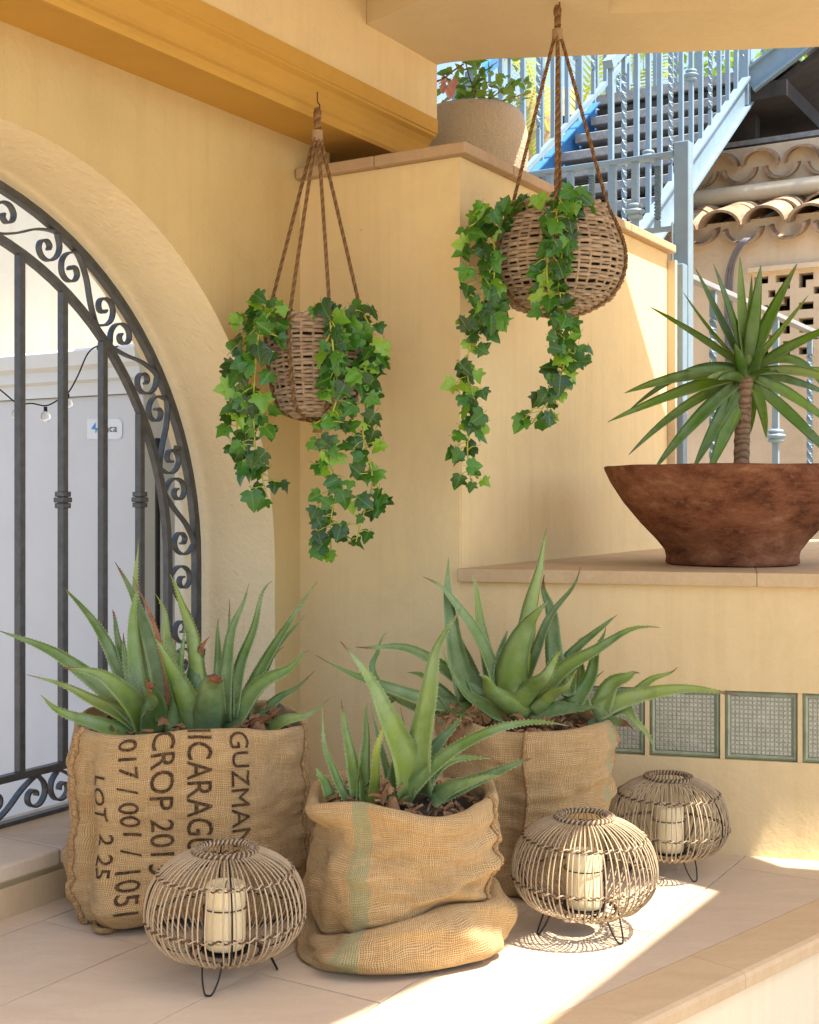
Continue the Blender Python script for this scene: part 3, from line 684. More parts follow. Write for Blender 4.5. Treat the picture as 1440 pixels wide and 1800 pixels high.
# --- bougainvillea twig at the beam end
tg = empty('flowering_twig', P(790, 150, 4.3), 'hanging twig with pinkish bracts beside the beam end', 'twig')
pts = catmull([P(740, 150, 4.25), P(775, 140, 4.28), P(800, 122, 4.3), P(815, 112, 4.3)], 5); MB().tube(pts, .0035, 5).build('stem', M['bark'], tg, True)
for k in range(7):
    p = P(786 + random.uniform(-10, 14), 150 + random.uniform(-22, 26), 4.29); inst('bract', BM_, tg, Matrix.Translation(p - Vector(tg.location)) @ orient(Vector((random.uniform(-.3, .3), 0, -1)), Vector((0, -1, .2)) + rvec(.3)) @ Matrix.Scale(random.uniform(.7, 1.1), 4))

# --- steel staircase
RB = P(1150, 392, 6.6); UPd = Vector((D1.x, D1.y, .695)); WST = 1.0; D2 = -N1
st = empty('steel_staircase', RB, 'grey blue steel staircase with open treads and tall balusters beyond the terrace', 'staircase')
m0, m1 = -.62, 1.62
def SR(m, wd=0, dz=0): return RB + UPd * m + D2 * wd + Z3 * dz
def channel(name, a, c, mat, hz=.075):
    t_ = (c - a).normalized(); sd_ = Vector((t_.x, t_.y, 0)).normalized().cross(Z3); o = beam(MB(), a, c, .008, hz, sd_).build(name, mat, st)
    u_ = sd_.cross(t_)
    for s in (-1, 1):
        bb = MB(); beam(bb, a + u_ * s * hz + sd_ * .016, c + u_ * s * hz + sd_ * .016, .026, .007, sd_); bb.build('flange', mat, o)
    return o
channel('stringer', SR(m0), SR(m1), M['bluepaint']); channel('stringer', SR(m0, WST), SR(m1, WST), M['blue'], .075)
nst = 0
zt = RB.z - .40
for k in range(-3, 7):
    m = k * .252 + .02
    if m < m0 or m > m1 - .03: continue
    o = MB().box(SR(m, WST / 2, -.03), D1, N1, Z3, .085, WST / 2 - .03, .027).build('tread', M['tread'], st); bevel(o, .004, 1)
# dark panels added behind the treads paint the shade of the stair gaps
sr = empty('stair_shade', UW(8.1, -2.0, 1.8), 'dark panels added as painted shade below the steel staircase', 'building')
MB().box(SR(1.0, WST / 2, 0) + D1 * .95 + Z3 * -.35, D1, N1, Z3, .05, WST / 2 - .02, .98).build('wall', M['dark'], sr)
MB().box(SR(m1, WST / 2, -.02) + D1 * .55, D1, N1, Z3, .55, WST / 2 + .25, .05).build('ceiling', M['dark'], sr)  # dark sheet painting the shade under the landing
un = UPd.normalized(); MB().box(SR((m0 + m1) / 2, WST / 2) + D1 * .135 + Z3 * -.03, un, N1, un.cross(N1), (m1 - m0) / 2 * UPd.length, WST / 2 - .02, .006).build('tread_gap_shade', M['dark'], sr)  # dark board put in to blacken the gaps between treads
# landing and second flight
LZ = SR(m1).z + .06
MB().box(SR(m1, WST / 2) + D1 * .55 + Z3 * (LZ + .032 - SR(m1).z), D1, N1, Z3, .56, WST / 2 + .02, .03).build('landing', M['tread'], st)
LP = SR(m1) + Vector((0, 0, LZ - SR(m1).z)); U2 = Vector((N1.x, N1.y, .60))
bevel(MB().box(LP + D1 * -.02 + Z3 * .35, D1, N1, Z3, .03, .03, .52).build('post', M['bluepaint'], st), .004)
channel('stringer', LP + N1 * .02 + Z3 * -.02, LP + N1 * .02 + U2 * 1.7, M['bluepaint'], .07)
channel('stringer', LP + N1 * .02 + D1 * .95, LP + N1 * .02 + D1 * .95 + U2 * 1.7, M['bluepaint'], .07)
for k in range(7):
    MB().box(LP + N1 * .15 + U2 * (k * .26) + D1 * .5 + Z3 * .10, D1, N1, Z3, .47, .14, .02).build('tread', M['tread'], st)
MB().box(LP + N1 * .15 + U2 * .78 + D1 * .5 + Z3 * -.06, D1, U2.normalized(), U2.normalized().cross(D1), .46, .95, .02).build('soffit', M['dark'], sr)  # near-black sheet painting the shade below the upper flight
bb = MB(); beam(bb, LP + U2 * .0 + Z3 * .62 + N1 * .03, LP + U2 * 1.7 + Z3 * .62 + N1 * .03, .018, .018, D1); bb.build('handrail', M['greypaint'], st)
for k in range(8): baluster(st, LP + N1 * .12 + U2 * (.12 + k * .14) + Z3 * .06, .55, ('collar', 'plain', 'twist')[k % 3], .45, 1.2)
# balustrades of the first flight: near side, far side
kinds = ['plain', 'twist', 'plain', 'collar', 'plain', 'twist', 'plain', 'collar', 'plain', 'twist', 'plain', 'plain', 'collar', 'twist', 'plain', 'collar', 'plain', 'twist']
for side, wd, n in ((0, 0, 14), (1, WST, 9)):
    for k in range(n):
        m = m0 + .04 + k * (m1 - m0 - .08) / (n - 1)
        kd = kinds[(k + side * 5) % 18]
        baluster(st, SR(m, wd, .06), 1.0, kd, .32 + .28 * ((k * 7) % 3) / 2, 1.25)
    a, c = SR(m0, wd, 1.07), SR(m1, wd, 1.07)
    bb = MB(); beam(bb, a, c, .025, .02, N1); bb.build('handrail', M['bluepaint'], st)
MB().box(SR(m0 + .05, WST, .3), D1, N1, Z3, .035, .035, .85).build('post', M['bluepaint'], st)
MB().box(SR(m0 + .5, WST, .6), D1, N1, Z3, .03, .03, .65).build('post', M['bluepaint'], st)
# guard of the landing behind, seen against the sky
for k in range(7):
    p = SR(m1, WST) + D1 * 1.1 + N1 * (k * .16) ; p.z = LZ + .06; baluster(st, p, 1.0, kinds[k], .5, 1.2)
for k in range(6):
    p = SR(m1, WST) + D1 * (k * .19); p.z = LZ + .06; baluster(st, p, 1.0, kinds[(k + 3) % 18], .55, 1.2)
# further railing left of the stair (goes up in the same direction)
r3 = empty('far_stair_railing', SR(-.3, 2.0), 'second stair railing left of the staircase against the sky', 'railing')
a, c = P(800, 168, 8.4), P(800, 168, 8.4) + UPd * 1.6
bb = MB(); beam(bb, a, c, .03, .035, N1); bb.build('handrail', M['blue'], r3)
a2, c2 = P(920, 303, 7.2), P(920, 303, 7.2) + UPd * 1.6
bb = MB(); beam(bb, a2, c2, .015, .014, N1); bb.build('bottom_rail', M['bluepaint'], r3)
for k in range(7): 
    p = a2 + UPd * (.0 + k * .2); baluster(r3, p, 1.3, kinds[k], .45, 1.3)
for k in range(6):
    p = a + UPd * (.05 + k * .15); p.z -= 1.0; baluster(r3, p, 1.0, kinds[k + 2], .5, 1.3)

# --- old building with roof tiles and breeze blocks
BU = 7.55
ob = empty('tiled_roof_building', UW(BU, -1.0, -.4), 'old cream building with clay roof tiles and a pierced block wall', 'building')
def BPt(px, py, u0): return PU(px, py, u0)
zbt = BPt(1390, 478, BU).z; zb0 = BPt(1390, 640, BU).z
# wall below and above the pierced blocks
w_l = N1.dot(BPt(1205, 500, BU)); 
wblk0 = N1.dot(BPt(1318, 500, BU)); BS = .262; NBX, NBZ = 9, 2
zE = BPt(1330, 420, BU).z
w_r = wblk0 + NBX * BS
ztop = BPt(1390, 474, BU).z; zbot = ztop - NBZ * BS
MB().box(UW(BU + .1, (w_l - 2.0 + w_r) / 2, (zbot - .42) / 2), D1, N1, Z3, .1, (w_r - w_l + 2.0) / 2, (zbot + .42) / 2).build('lower_wall', M['cream'], ob)
MB().box(UW(BU + .1, (w_l - 2.0 + wblk0) / 2, (zbot + ztop) / 2), D1, N1, Z3, .1, (wblk0 - w_l + 2.0) / 2, (ztop - zbot) / 2).build('side_wall', M['cream'], ob)
MB().box(UW(BU + .1, (w_l - 2.0 + w_r) / 2, (zE + .12 + ztop) / 2), D1, N1, Z3, .1, (w_r - w_l + 2.0) / 2, (zE + .12 - ztop) / 2).build('upper_wall', M['cream'], ob)
MB().box(UW(BU - .012, (wblk0 + w_r) / 2, ztop + .012), D1, N1, Z3, .03, (w_r - wblk0) / 2, .014).build('ledge', M['cream'], ob)
MB().box(UW(BU + .30, (wblk0 + w_r) / 2, (zbot + ztop) / 2), D1, N1, Z3, .02, (w_r - wblk0) / 2 + .4, (ztop - zbot) / 2 + .25).build('interior_shade', M['dark'], ob)  # near-black panel painting the shade behind the pierced blocks
holes = {(0, 0), (1, 0), (3, 0), (4, 0), (4, 1), (2, 2), (0, 3), (0, 4), (1, 4), (3, 4), (4, 3), (4, 4)}
bk = MB(); cs = (BS - .05) / 5
for i in range(-1, 6):
    for j in range(-1, 6):
        if (i, j) in holes: continue
        x0 = -BS / 2 if i < 0 else -BS / 2 + .025 + i * cs; x1 = -BS / 2 + .025 if i < 0 else (BS / 2 if i > 4 else x0 + cs)
        if i > 4: x0 = BS / 2 - .025
        z0 = -BS / 2 if j < 0 else -BS / 2 + .025 + j * cs; z1 = -BS / 2 + .025 if j < 0 else (BS / 2 if j > 4 else z0 + cs)
        if j > 4: z0 = BS / 2 - .025
        # only faces that are seen: front and the reveals next to holes
        bk.box(((x0 + x1) / 2, .05, (z0 + z1) / 2), (1, 0, 0), (0, 1, 0), (0, 0, 1), (x1 - x0) / 2 - .0001, .05, (z1 - z0) / 2 - .0001)
bk_me = bk.mesh('pierced_block', M['cream'])
rotN = Matrix(((N1.x, D1.x, 0, 0), (N1.y, D1.y, 0, 0), (0, 0, 1, 0), (0, 0, 0, 1)))
for i in range(NBX):
    for j in range(NBZ):
        p = UW(BU, wblk0 + (i + .5) * BS, zbot + (j + .5) * BS) - Vector(ob.location)
        inst('pierced_block', bk_me, ob, Matrix.Translation(p) @ rotN)
# clay tiles: half round, tapering, swept along the roof slope
def tile_mesh(name, r0, r1, L, up, th=.014):
    b = MB(); n = 12; vs = []
    for (yy, r) in ((0, r0), (L, r1)):
        for rr in (r, r - th):
            for k in range(n + 1):
                a = PI * k / n; vs.append((rr * math.cos(a), yy, rr * math.sin(a) * up * .8))
    m = n + 1; fs = []
    for k in range(n):
        fs += [(k, k + 1, 2 * m + k + 1, 2 * m + k), (m + k + 1, m + k, 3 * m + k, 3 * m + k + 1), (k + 1, k, m + k, m + k + 1), (2 * m + k, 2 * m + k + 1, 3 * m + k + 1, 3 * m + k)]
    fs += [(0, 2 * m, 3 * m, m), (n, m + n, 3 * m + n, 2 * m + n)]
    return b.add(vs, fs).mesh(name, M['clay'], False)
TC = tile_mesh('cover_tile', .098, .078, .46, 1); TP = tile_mesh('pan_tile', .088, .105, .46, -1)
random.seed(5)
def tile_row(u0, z0, wa, wb, pitch=.262, slope=.30, rows=2):
    n = int((wb - wa) / pitch)
    for r_ in range(rows):
        for k in range(n):
            for me, off, dz in ((TP, 0, -.0), (TC, pitch / 2, .012)):
                p = UW(u0 + r_ * .34, wa + k * pitch + off, z0 + dz + r_ * .34 * slope) + Vector((0, 0, random.uniform(-.012, .012))) - Vector(ob.location)
                e = Matrix.Rotation(random.uniform(-.05, .05), 4, 'Z')
                inst('roof_tile', me, ob, Matrix.Translation(p) @ rotN @ e @ Matrix.Rotation(math.atan(slope), 4, 'X') @ Matrix.Scale(random.uniform(1.25, 1.38) * .98, 4))
tile_row(BU - .10, zE + .05, w_l - 1.2, w_r, .262, .33, 2)
MB().box(UW(BU + .62, (w_l - 2 + w_r) / 2, zE + .36), D1, N1, Z3, .08, (w_r - w_l + 2.0) / 2, .34).build('parapet', M['cream'], ob)
zg = PU(1330, 338, BU + .45).z
gq = [UW(BU + .45, x, zg) for x in (w_l - 1.0, w_l, w_l + 1, w_r)]
MB().tube(gq, .055, 14).build('gutter', M['gutter'], ob, True)
zU = PU(1330, 290, BU + .5).z
tile_row(BU + .47, zU - .02, w_l - .6, w_r, .262, .30, 2)
MB().box(UW(BU + .95, (w_l - 2 + w_r) / 2, zU + .02), D1, N1, Z3, .25, (w_r - w_l + 2.0) / 2, .09).build('eave_wall', M['cream'], ob)
MB().box(UW(BU + .70, w_l + .2, zU + .19), D1, N1, Z3, .06, .95, .016).build('eave_board', M['tread'], ob)
# drain cable down the wall
cb = empty('cable_bundle', PU(1300, 430, BU - .03), 'grey cable bundle hanging from the clay roof tiles', 'cable')
for k in range(3):
    MB().tube(catmull([PU(1313 + k * 3, 418, BU - .12), PU(1300 + k * 4, 428, BU - .14), PU(1285 + k * 4, 455, BU - .10), PU(1277 + k * 5, 490, BU - .04), PU(1276 + k * 5, 560, BU - .04), PU(1277 + k * 5, 640, BU - .04)], 6), .008, 8).build('cable', M['cable'], cb, True)

# --- palm tree beyond
pt = empty('palm_tree', Vector((1.75, 15, -.4)), 'palm tree with shaggy dry trunk beyond the stairs', 'tree')
MB().tube([Vector((1.7 + .05 * math.sin(z), 15, z)) for z in [k * .5 - .4 for k in range(13)]], [.42 + .06 * math.sin(k * 2.1) for k in range(13)], 14).build('trunk', M['palmtrunk'], pt, True)
random.seed(11)
fr = MB(); 
for s in (-1, 1):
    for k in range(22):
        y = .25 + k * .06; l = .55 * math.sin(PI * min(1, (k + 3) / 26)) + .12; a = Vector((0, y, -.12 * y * y)); e = a + Vector((s * l * .8, l * .55, -.18 * l)); sd_ = Vector((0, .016, 0))
        fr.add([a - sd_, e, a + sd_], [(0, 1, 2)], [(.2, .3), (.8, .5), (.2, .7)])
fr.add([(-.02, 0, 0), (.02, 0, 0), (.008, 1.6, -.31), (-.008, 1.6, -.31)], [(0, 1, 2, 3)], [(0, 0), (0, 1), (1, 1), (1, 0)])
fr_me = fr.mesh('frond', M['palm'])
for k in range(64):
    z = random.uniform(2.6, 6.0); az = random.uniform(0, 2 * PI); el = random.uniform(-1.35, -.5) if z < 4.6 else random.uniform(-.4, 1.0)
    d = Vector((math.cos(az) * math.cos(el), math.sin(az) * math.cos(el), math.sin(el))); p = Vector((1.7, 15, z)) + Vector((math.cos(az), math.sin(az), 0)) * .36
    inst('frond', fr_me, pt, Matrix.Translation(p - Vector(pt.location)) @ orient(d, Vector((0, 0, 1)) + rvec(.3)) @ Matrix.Scale(random.uniform(.6, 1.0) if z > 4.4 else random.uniform(.45, .75), 4))
bt = empty('garden_tree', Vector((3.6, 13.5, -.4)), 'leafy green tree top showing past the upper stair flight', 'tree')
MB().tube([Vector((3.9, 13.5, z)) for z in (-.4, 2, 4)], [.12, .09, .06], 8).build('trunk', M['bark'], bt, True)
lf = MB()
for k in range(1500):
    c = Vector((3.9, 13.5, 4.9)) + Vector((random.gauss(0, .55), random.gauss(0, .55), random.gauss(0, .7))); d = rvec().normalized(); s_ = rvec().normalized(); e = d.cross(s_).normalized() * .05
    lf.add([c, c + d * .07 + e, c + d * .17, c + d * .07 - e], [(0, 1, 2, 3)], [(0, .5), (.5, 0), (1, .5), (.5, 1)])
lf.build('crown', M['shrub'], bt)
# ================================================================== BURLAP SACKS
def fbm(p, o=3):
    v = 0; a = 1
    for i in range(o): v += a * noise.noise(p); p = p * 2.03; a *= .5
    return v
class Sack:
    """surface S(u, s): u metres round the sack from its front, s metres along the profile from the ground up"""
    def __init__(k, c, rx, ry, prof, seed, power=2.5, rot=0.0, wr=1.0, foldfn=None, zrim=None):
        k.c = Vector(c); k.rx, k.ry, k.pw, k.seed, k.wr, k.rot = rx, ry, power, seed, wr, rot; k.foldfn = foldfn; k.zrim = zrim
        pts = catmull([Vector((p[0], p[1], 0)) for p in prof], 6); k.prof = pts; k.sl = [0]
        for a, b in zip(pts, pts[1:]): k.sl.append(k.sl[-1] + (b - a).length)
        n = 720; k.ul = [0]; k.th = []
        prev = k.xy(0)
        for i in range(1, n + 1):
            q = k.xy(2 * PI * i / n); k.ul.append(k.ul[-1] + (q - prev).length); prev = q
        k.circ = k.ul[-1]; k.S = k.sl[-1]; k.n = n
    def xy(k, th):                       # th = 0 faces the camera (-Y), grows to the right
        a = th - PI / 2 + k.rot; ca, sa = math.cos(a - k.rot), math.sin(a - k.rot)
        r = (abs(ca / k.rx) ** k.pw + abs(sa / k.ry) ** k.pw) ** (-1 / k.pw)
        v = Vector((ca * r, sa * r, 0)); cr, sr = math.cos(k.rot), math.sin(k.rot)
        return Vector((v.x * cr - v.y * sr, v.x * sr + v.y * cr, 0))
    def theta(k, u):
        u = u % k.circ; lo, hi = 0, k.n
        while hi - lo > 1:
            m = (lo + hi) // 2
            if k.ul[m] <= u: lo = m
            else: hi = m
        return 2 * PI * (lo + (u - k.ul[lo]) / (k.ul[hi] - k.ul[lo] + 1e-9)) / k.n
    def pr(k, s):
        s = min(max(s, 0), k.S - 1e-6); lo, hi = 0, len(k.sl) - 1
        while hi - lo > 1:
            m = (lo + hi) // 2
            if k.sl[m] <= s: lo = m
            else: hi = m
        f = (s - k.sl[lo]) / (k.sl[hi] - k.sl[lo] + 1e-9); return k.prof[lo].lerp(k.prof[hi], f)
    def at(k, u, s, off=0.0):
        th = k.theta(u); q = k.pr(s); b = k.xy(th); nrm = b.normalized(); r = b.length
        dr, dz = q.x, q.y
        e = Vector((b.x * 5.5 + k.seed * 7.1, b.y * 5.5, dz * 8.5)); w_ = fbm(e) * .014 * k.wr
        e2 = Vector((b.x * 13 + k.seed, b.y * 13, dz * 30)); w_ += (abs(noise.noise(e2)) - .25) * .010 * k.wr
        if k.foldfn:
            fr_, fz = k.foldfn(u if u < k.circ / 2 else u - k.circ, s, dz); dr += fr_; dz += fz
        top = min(1, max(0, (s / k.S - .45) / .3)); dz += top * (.008 * math.sin(3 * th + k.seed) + .010 * noise.noise(Vector((b.x * 9, b.y * 9, k.seed))))
        low = 1 - min(1, max(0, dz / .02)) if s < k.S * .5 else 0
        p = k.c + nrm * (r + dr + w_ * (1 - .6 * low) + off); p.z = k.c.z + max(dz, .001); return p
    def build(k, o_mat, parent, nu=190, ns=96):
        vs = []; uvs = []; fs = []
        for j in range(ns + 1):
            s = k.S * j / ns
            for i in range(nu + 1):
                u = k.circ * i / nu + k.circ / 2; uu = (u - k.circ); vs.append(k.at(u if i < nu else k.circ / 2, s)); uvs.append((uu, s))
        for j in range(ns):
            for i in range(nu): a = j * (nu + 1) + i; fs.append((a, a + 1, a + nu + 2, a + nu + 1))
        return MB().add(vs, fs, uvs).build('cloth', o_mat, parent, True)
    def seam(k, u0, s0, s1, parent, r=.007, amp=.004, off=.003, name='seam'):
        pts = [k.at(u0 + .004 * math.sin(s * 30), s, off) for s in [s0 + (s1 - s0) * i / 60 for i in range(61)]]
        return MB().tube(pts, [r * (1 + .25 * math.sin(i * 2.2) + .2 * noise.noise(Vector((i * .7, k.seed, 0)))) for i in range(61)], 7).build(name, M['seam'], parent, True)
    def fuzz(k, parent, n=900):
        b = MB()
        for i in range(n):
            u = random.uniform(-k.circ * .3, k.circ * .3); s = random.uniform(.02, k.S * .75); p = k.at(u % k.circ, s, .0005); o_ = (p - k.c); o_.z = 0; o_.normalize()
            d = (o_ * random.uniform(.1, .8) + rvec(.6)).normalized(); l = random.uniform(.004, .016); sd_ = d.orthogonal().normalized() * .00035
            q = p + d * l + rvec(.002); b.add([p - sd_, p + sd_, q], [(0, 1, 2)])
        tag(b.build('loose_fibres', M['seam'], parent), kind='stuff')

# sack with printing, left
s1 = empty('burlap_sack', Vector((-.50, 2.93, 0)), 'tall printed burlap sack with brown lettering by the iron gate', 'sack', 'burlap sack planters')
def fold1(u, s, z):
    d = 0; e = 0
    d -= .030 * math.exp(-((u + .225) / .022) ** 2) * (1 if z < .40 else .5) * math.exp(-((z - .20) / .17) ** 2)      # hollow next to the left seam
    d += .024 * math.exp(-((u + .165 - .10 * (.25 - z)) / .03) ** 2) * math.exp(-((z - .16) / .13) ** 2)
    d += .030 * math.exp(-((u + .13) / .07) ** 2) * math.exp(-((z - .05) / .035) ** 2)
    d -= .022 * math.exp(-((u + .03) / .09) ** 2) * math.exp(-((z - .015) / .02) ** 2)
    if z < .2: e += .018 * math.exp(-((u + .02) / .10) ** 2) * (1 - z / .2)
    return d, e
S1 = Sack((-.50, 2.93, 0), .264, .212, [(-.045, .0), (-.008, .012), (.004, .05), (.008, .12), (.004, .22), (0, .32), (-.002, .39), (-.004, .418), (-.010, .428), (-.018, .424), (-.021, .40), (-.022, .36)], 1, 2.45, R(6), 1.25, fold1)
S1.build(M['bur1'], s1); S1.seam(-.272 % S1.circ, .0, S1.S - .06, s1, .0085, .004, .004); S1.seam(.30, .0, S1.S - .06, s1, .006)
sTop = S1.S - .085
def printed(txt, size, ucol, a0, sx=1.0, slant=0.0, bold=.004):
    for me in letters(text_mesh(txt, size, size * bold)): place_text(me, lambda x, y: S1.at((ucol + y + slant * (x * sx)) % S1.circ, min(sTop - a0 - x * sx, S1.S - .02), .0022), 'printed_letter', M['ink'], s1, .012)
printed('GUZMAN 1', .061, .096, -.006, .92, 0, 0.0); printed('NICARAGUA', .074, .006, -.046, .78); printed('CROP 2013', .070, -.070, -.016, .90)
printed('017 / 001 / 1051', .058, -.142, -.004, 1.0, .05); printed('LOT  2 25', .046, -.200, .075, 1.12, .16)
S1.fuzz(s1)
b = MB(); pl_ = [S1.at((-.20 + .035 * math.cos(a)) % S1.circ, .022 + .016 * math.sin(a), .012 + .008 * math.sin(2 * a)) for a in [2 * PI * k / 16 for k in range(16)]]
MB().tube(pl_, .007, 6, closed=True).build('corner_tuft', M['seam'], s1, True)

# sack at the back right
s2 = empty('burlap_sack', Vector((.285, 3.10, 0)), 'burlap sack with a centre seam behind the two right hand lanterns', 'sack', 'burlap sack planters')
def fold2(u, s, z):
    d = 0
    for (zz, sl, am, wd) in ((.33, .10, .010, .020), (.27, .16, .012, .018), (.20, .22, .014, .02), (.12, .12, .012, .018)):
        t_ = z - zz - sl * (u - .1); d += am * math.exp(-(t_ / wd) ** 2) * min(1, max(0, (u + .1) / .12))
    d += .006 * math.exp(-((u + .02) / .012) ** 2) ; d -= .014 * math.exp(-((u + .06) / .028) ** 2) * (1 if z < .33 else .3)
    return d - .035 * max(0, (.22 - z) / .22), 0
S2 = Sack((.285, 3.10, 0), .200, .185, [(-.03, .0), (-.008, .010), (-.002, .05), (-.004, .15), (.0, .25), (.008, .32), (.012, .362), (.010, .388), (.0, .402), (-.014, .398), (-.02, .37), (-.022, .33)], 5, 2.3, 0, 1.1, fold2)
S2.build(M['bur2'], s2); S2.seam(-.02 % S2.circ, .01, S2.S - .07, s2, .0045); S2.fuzz(s2)

# sack in front, slumped
s3 = empty('burlap_sack', Vector((.0, 2.66, 0)), 'slumped burlap sack with a green stripe and rolled foot in the foreground', 'sack', 'burlap sack planters')
def fold3(u, s, z):
    e = 0; d = 0
    k = math.exp(-((z - .10) / .07) ** 2)
    e += k * (.034 * max(-1, min(1, u / .22)) + .012 * math.sin(u * 14 + 1))
    for (zz, sl, am, wd) in ((.205, .20, .011, .016), (.165, -.30, .012, .016), (.27, -.12, .009, .014), (.245, .35, .008, .014)):
        t_ = z - zz - sl * u; d += am * math.exp(-(t_ / wd) ** 2) * (.6 + .4 * math.sin(9 * u + zz * 40))
    d += .012 * math.exp(-((u - .20) / .02) ** 2) * math.exp(-((z - .2) / .1) ** 2)
    d += .020 * math.exp(-((u + .19) / .05) ** 2) * math.exp(-((z - .32) / .03) ** 2)      # rolled lip at the left
    d -= .020 * math.exp(-((u + .20) / .06) ** 2) * math.exp(-((z - .20) / .06) ** 2)
    low = math.exp(-((z - .055) / .05) ** 2)
    d += low * (.008 * math.sin(u * 8.5 + 2.6) + .009 * math.sin(u * 19 + 2.0) + .009 * math.sin((u + z * 2.2) * 34) - .006)
    d -= .030 * math.exp(-((u + .135) / .035) ** 2) * math.exp(-((z - .085) / .025) ** 2)
    e += low * (.012 * math.sin(u * 11 + .3))
    d += .016 * math.exp(-((z - .12 - .42 * (u - .02)) / .016) ** 2) * (1 if u > .0 else 0) * min(1, max(0, u / .04))
    return d, e
S3 = Sack((-.014, 2.66, 0), .186, .165, [(-.01, 0), (.020, .010), (.036, .035), (.038, .07), (.026, .088), (.010, .098), (-.006, .094), (-.014, .086), (-.002, .106), (.006, .145), (.004, .19), (-.004, .235), (.0, .275), (.010, .296), (.012, .312), (.004, .324), (-.010, .320), (-.016, .30), (-.018, .25)], 9, 2.3, R(-4), 1.35, fold3)
S3.build(M['bur3'], s3, 210, 130); S3.seam(.215, .17, S3.S - .06, s3, .005, .004, .004); S3.fuzz(s3, 1100)
# soil in each
for sk, S_, zz in ((s1, S1, .385), (s2, S2, .355), (s3, S3, .285)):
    n = 40; rim_ = [S_.c + S_.xy(2 * PI * k / n) * .93 + Z3 * zz for k in range(n)]; mid_ = [S_.c + S_.xy(2 * PI * k / n) * .5 + Z3 * (zz + .012 + .012 * noise.noise(Vector((k, S_.seed, 0)))) for k in range(n)]
    MB().add(rim_ + mid_ + [S_.c + Z3 * (zz + .02)], [(k, (k + 1) % n, n + (k + 1) % n, n + k) for k in range(n)] + [(n + k, n + (k + 1) % n, 2 * n) for k in range(n)]).build('soil', M['soil'], sk, True)

random.seed(77)
for sk, S_, zz in ((s1, S1, .40), (s2, S2, .372), (s3, S3, .302)):
    b = MB()
    for k in range(110):
        a = random.uniform(0, 2 * PI); q = math.sqrt(random.random()) * .88; p = S_.c + S_.xy(a) * q + Z3 * (zz + random.uniform(-.008, .012)); d = rvec().normalized(); e = d.orthogonal().normalized(); l = random.uniform(.006, .018); h = random.uniform(.003, .007)
        b.add([p - d * l - e * h, p + d * l - e * h * .6, p + d * l + e * h, p - d * l + e * h, p + d.cross(e) * .004], [(0, 1, 4), (1, 2, 4), (2, 3, 4), (3, 0, 4)])
    tag(b.build('bark_mulch', M['cork'], sk), kind='stuff')

# ================================================================== ALOES
def bez(a, c, e, n): return [a * (1 - t) ** 2 + c * 2 * t * (1 - t) + e * t * t for t in [i / n for i in range(n + 1)]]
def aloe_leaf(pts, wd, axis, teeth=True, blunt=False, thick=.34, cup=.34, taper=1.0):
    """swept leaf: hollow upper face, rounded back, toothed margins, tapering to a tip"""
    m = len(pts) - 1; b = MB(); vs = []; uvs = []; L = sum((pts[i + 1] - pts[i]).length for i in range(m)); mid = pts[m // 2]
    rad = mid - axis; rad.z = 0; rad = rad.normalized() if rad.length > .01 else Vector((0, -1, 0)); face0 = (-rad * .9 + Z3 * .8).normalized(); VW = Vector((0, -1, .18)); face0 = face0 * .5 + VW * (.75 if face0.dot(VW) > -.45 else -.75)
    edges = ([], [])
    for i in range(m + 1):
        t = i / m; T = (pts[min(i + 1, m)] - pts[max(i - 1, 0)]).normalized(); N = (face0 - T * face0.dot(T))
        if N.length < .05: N = Vector((0, -1, 0)) - T * T.dot(Vector((0, -1, 0)))
        N.normalize(); S = T.cross(N)
        if blunt: w_ = wd * .5 * (1 - .62 * t ** 2.2)
        else: w_ = max(wd * .5 * (1 - t) ** taper * (1 + .35 * t), wd * .012)
        th = thick * w_ * (1.1 - .5 * t); c = cup * w_
        prof = ((-1, c), (-.5, c * .25 - th * .1), (0, -c * .12), (.5, c * .25 - th * .1), (1, c), (.62, -th * .75), (0, -th * 1.25), (-.62, -th * .75))
        for a_, h in prof: vs.append(pts[i] + S * a_ * w_ + N * h); uvs.append((t, .5 + a_ * .5))
        edges[0].append((pts[i] - S * w_ + N * c, -S, T, w_)); edges[1].append((pts[i] + S * w_ + N * c, S, T, w_))
    fs = [(i * 8 + k, i * 8 + (k + 1) % 8, i * 8 + 8 + (k + 1) % 8, i * 8 + 8 + k) for i in range(m) for k in range(8)] + [tuple(m * 8 + k for k in range(8)), tuple(range(8))[::-1]]
    b.add(vs, fs, uvs)
    if teeth:
        for ed in edges:
            nt_ = int(L / .009)
            for j in range(2, nt_ - 1):
                x = j / nt_ * m; i = min(int(x), m - 1); f = x - i; p = ed[i][0].lerp(ed[i + 1][0], f); s_, T = ed[i][1], ed[i][2]; q = .0022 + .0010 * random.random()
                if ed[i][3] < .003: continue
                b.add([p - T * .0016, p + T * .0022, p + s_ * q + T * .0014], [(0, 1, 2)], [(j / nt_, 1.0)] * 3)
    return b
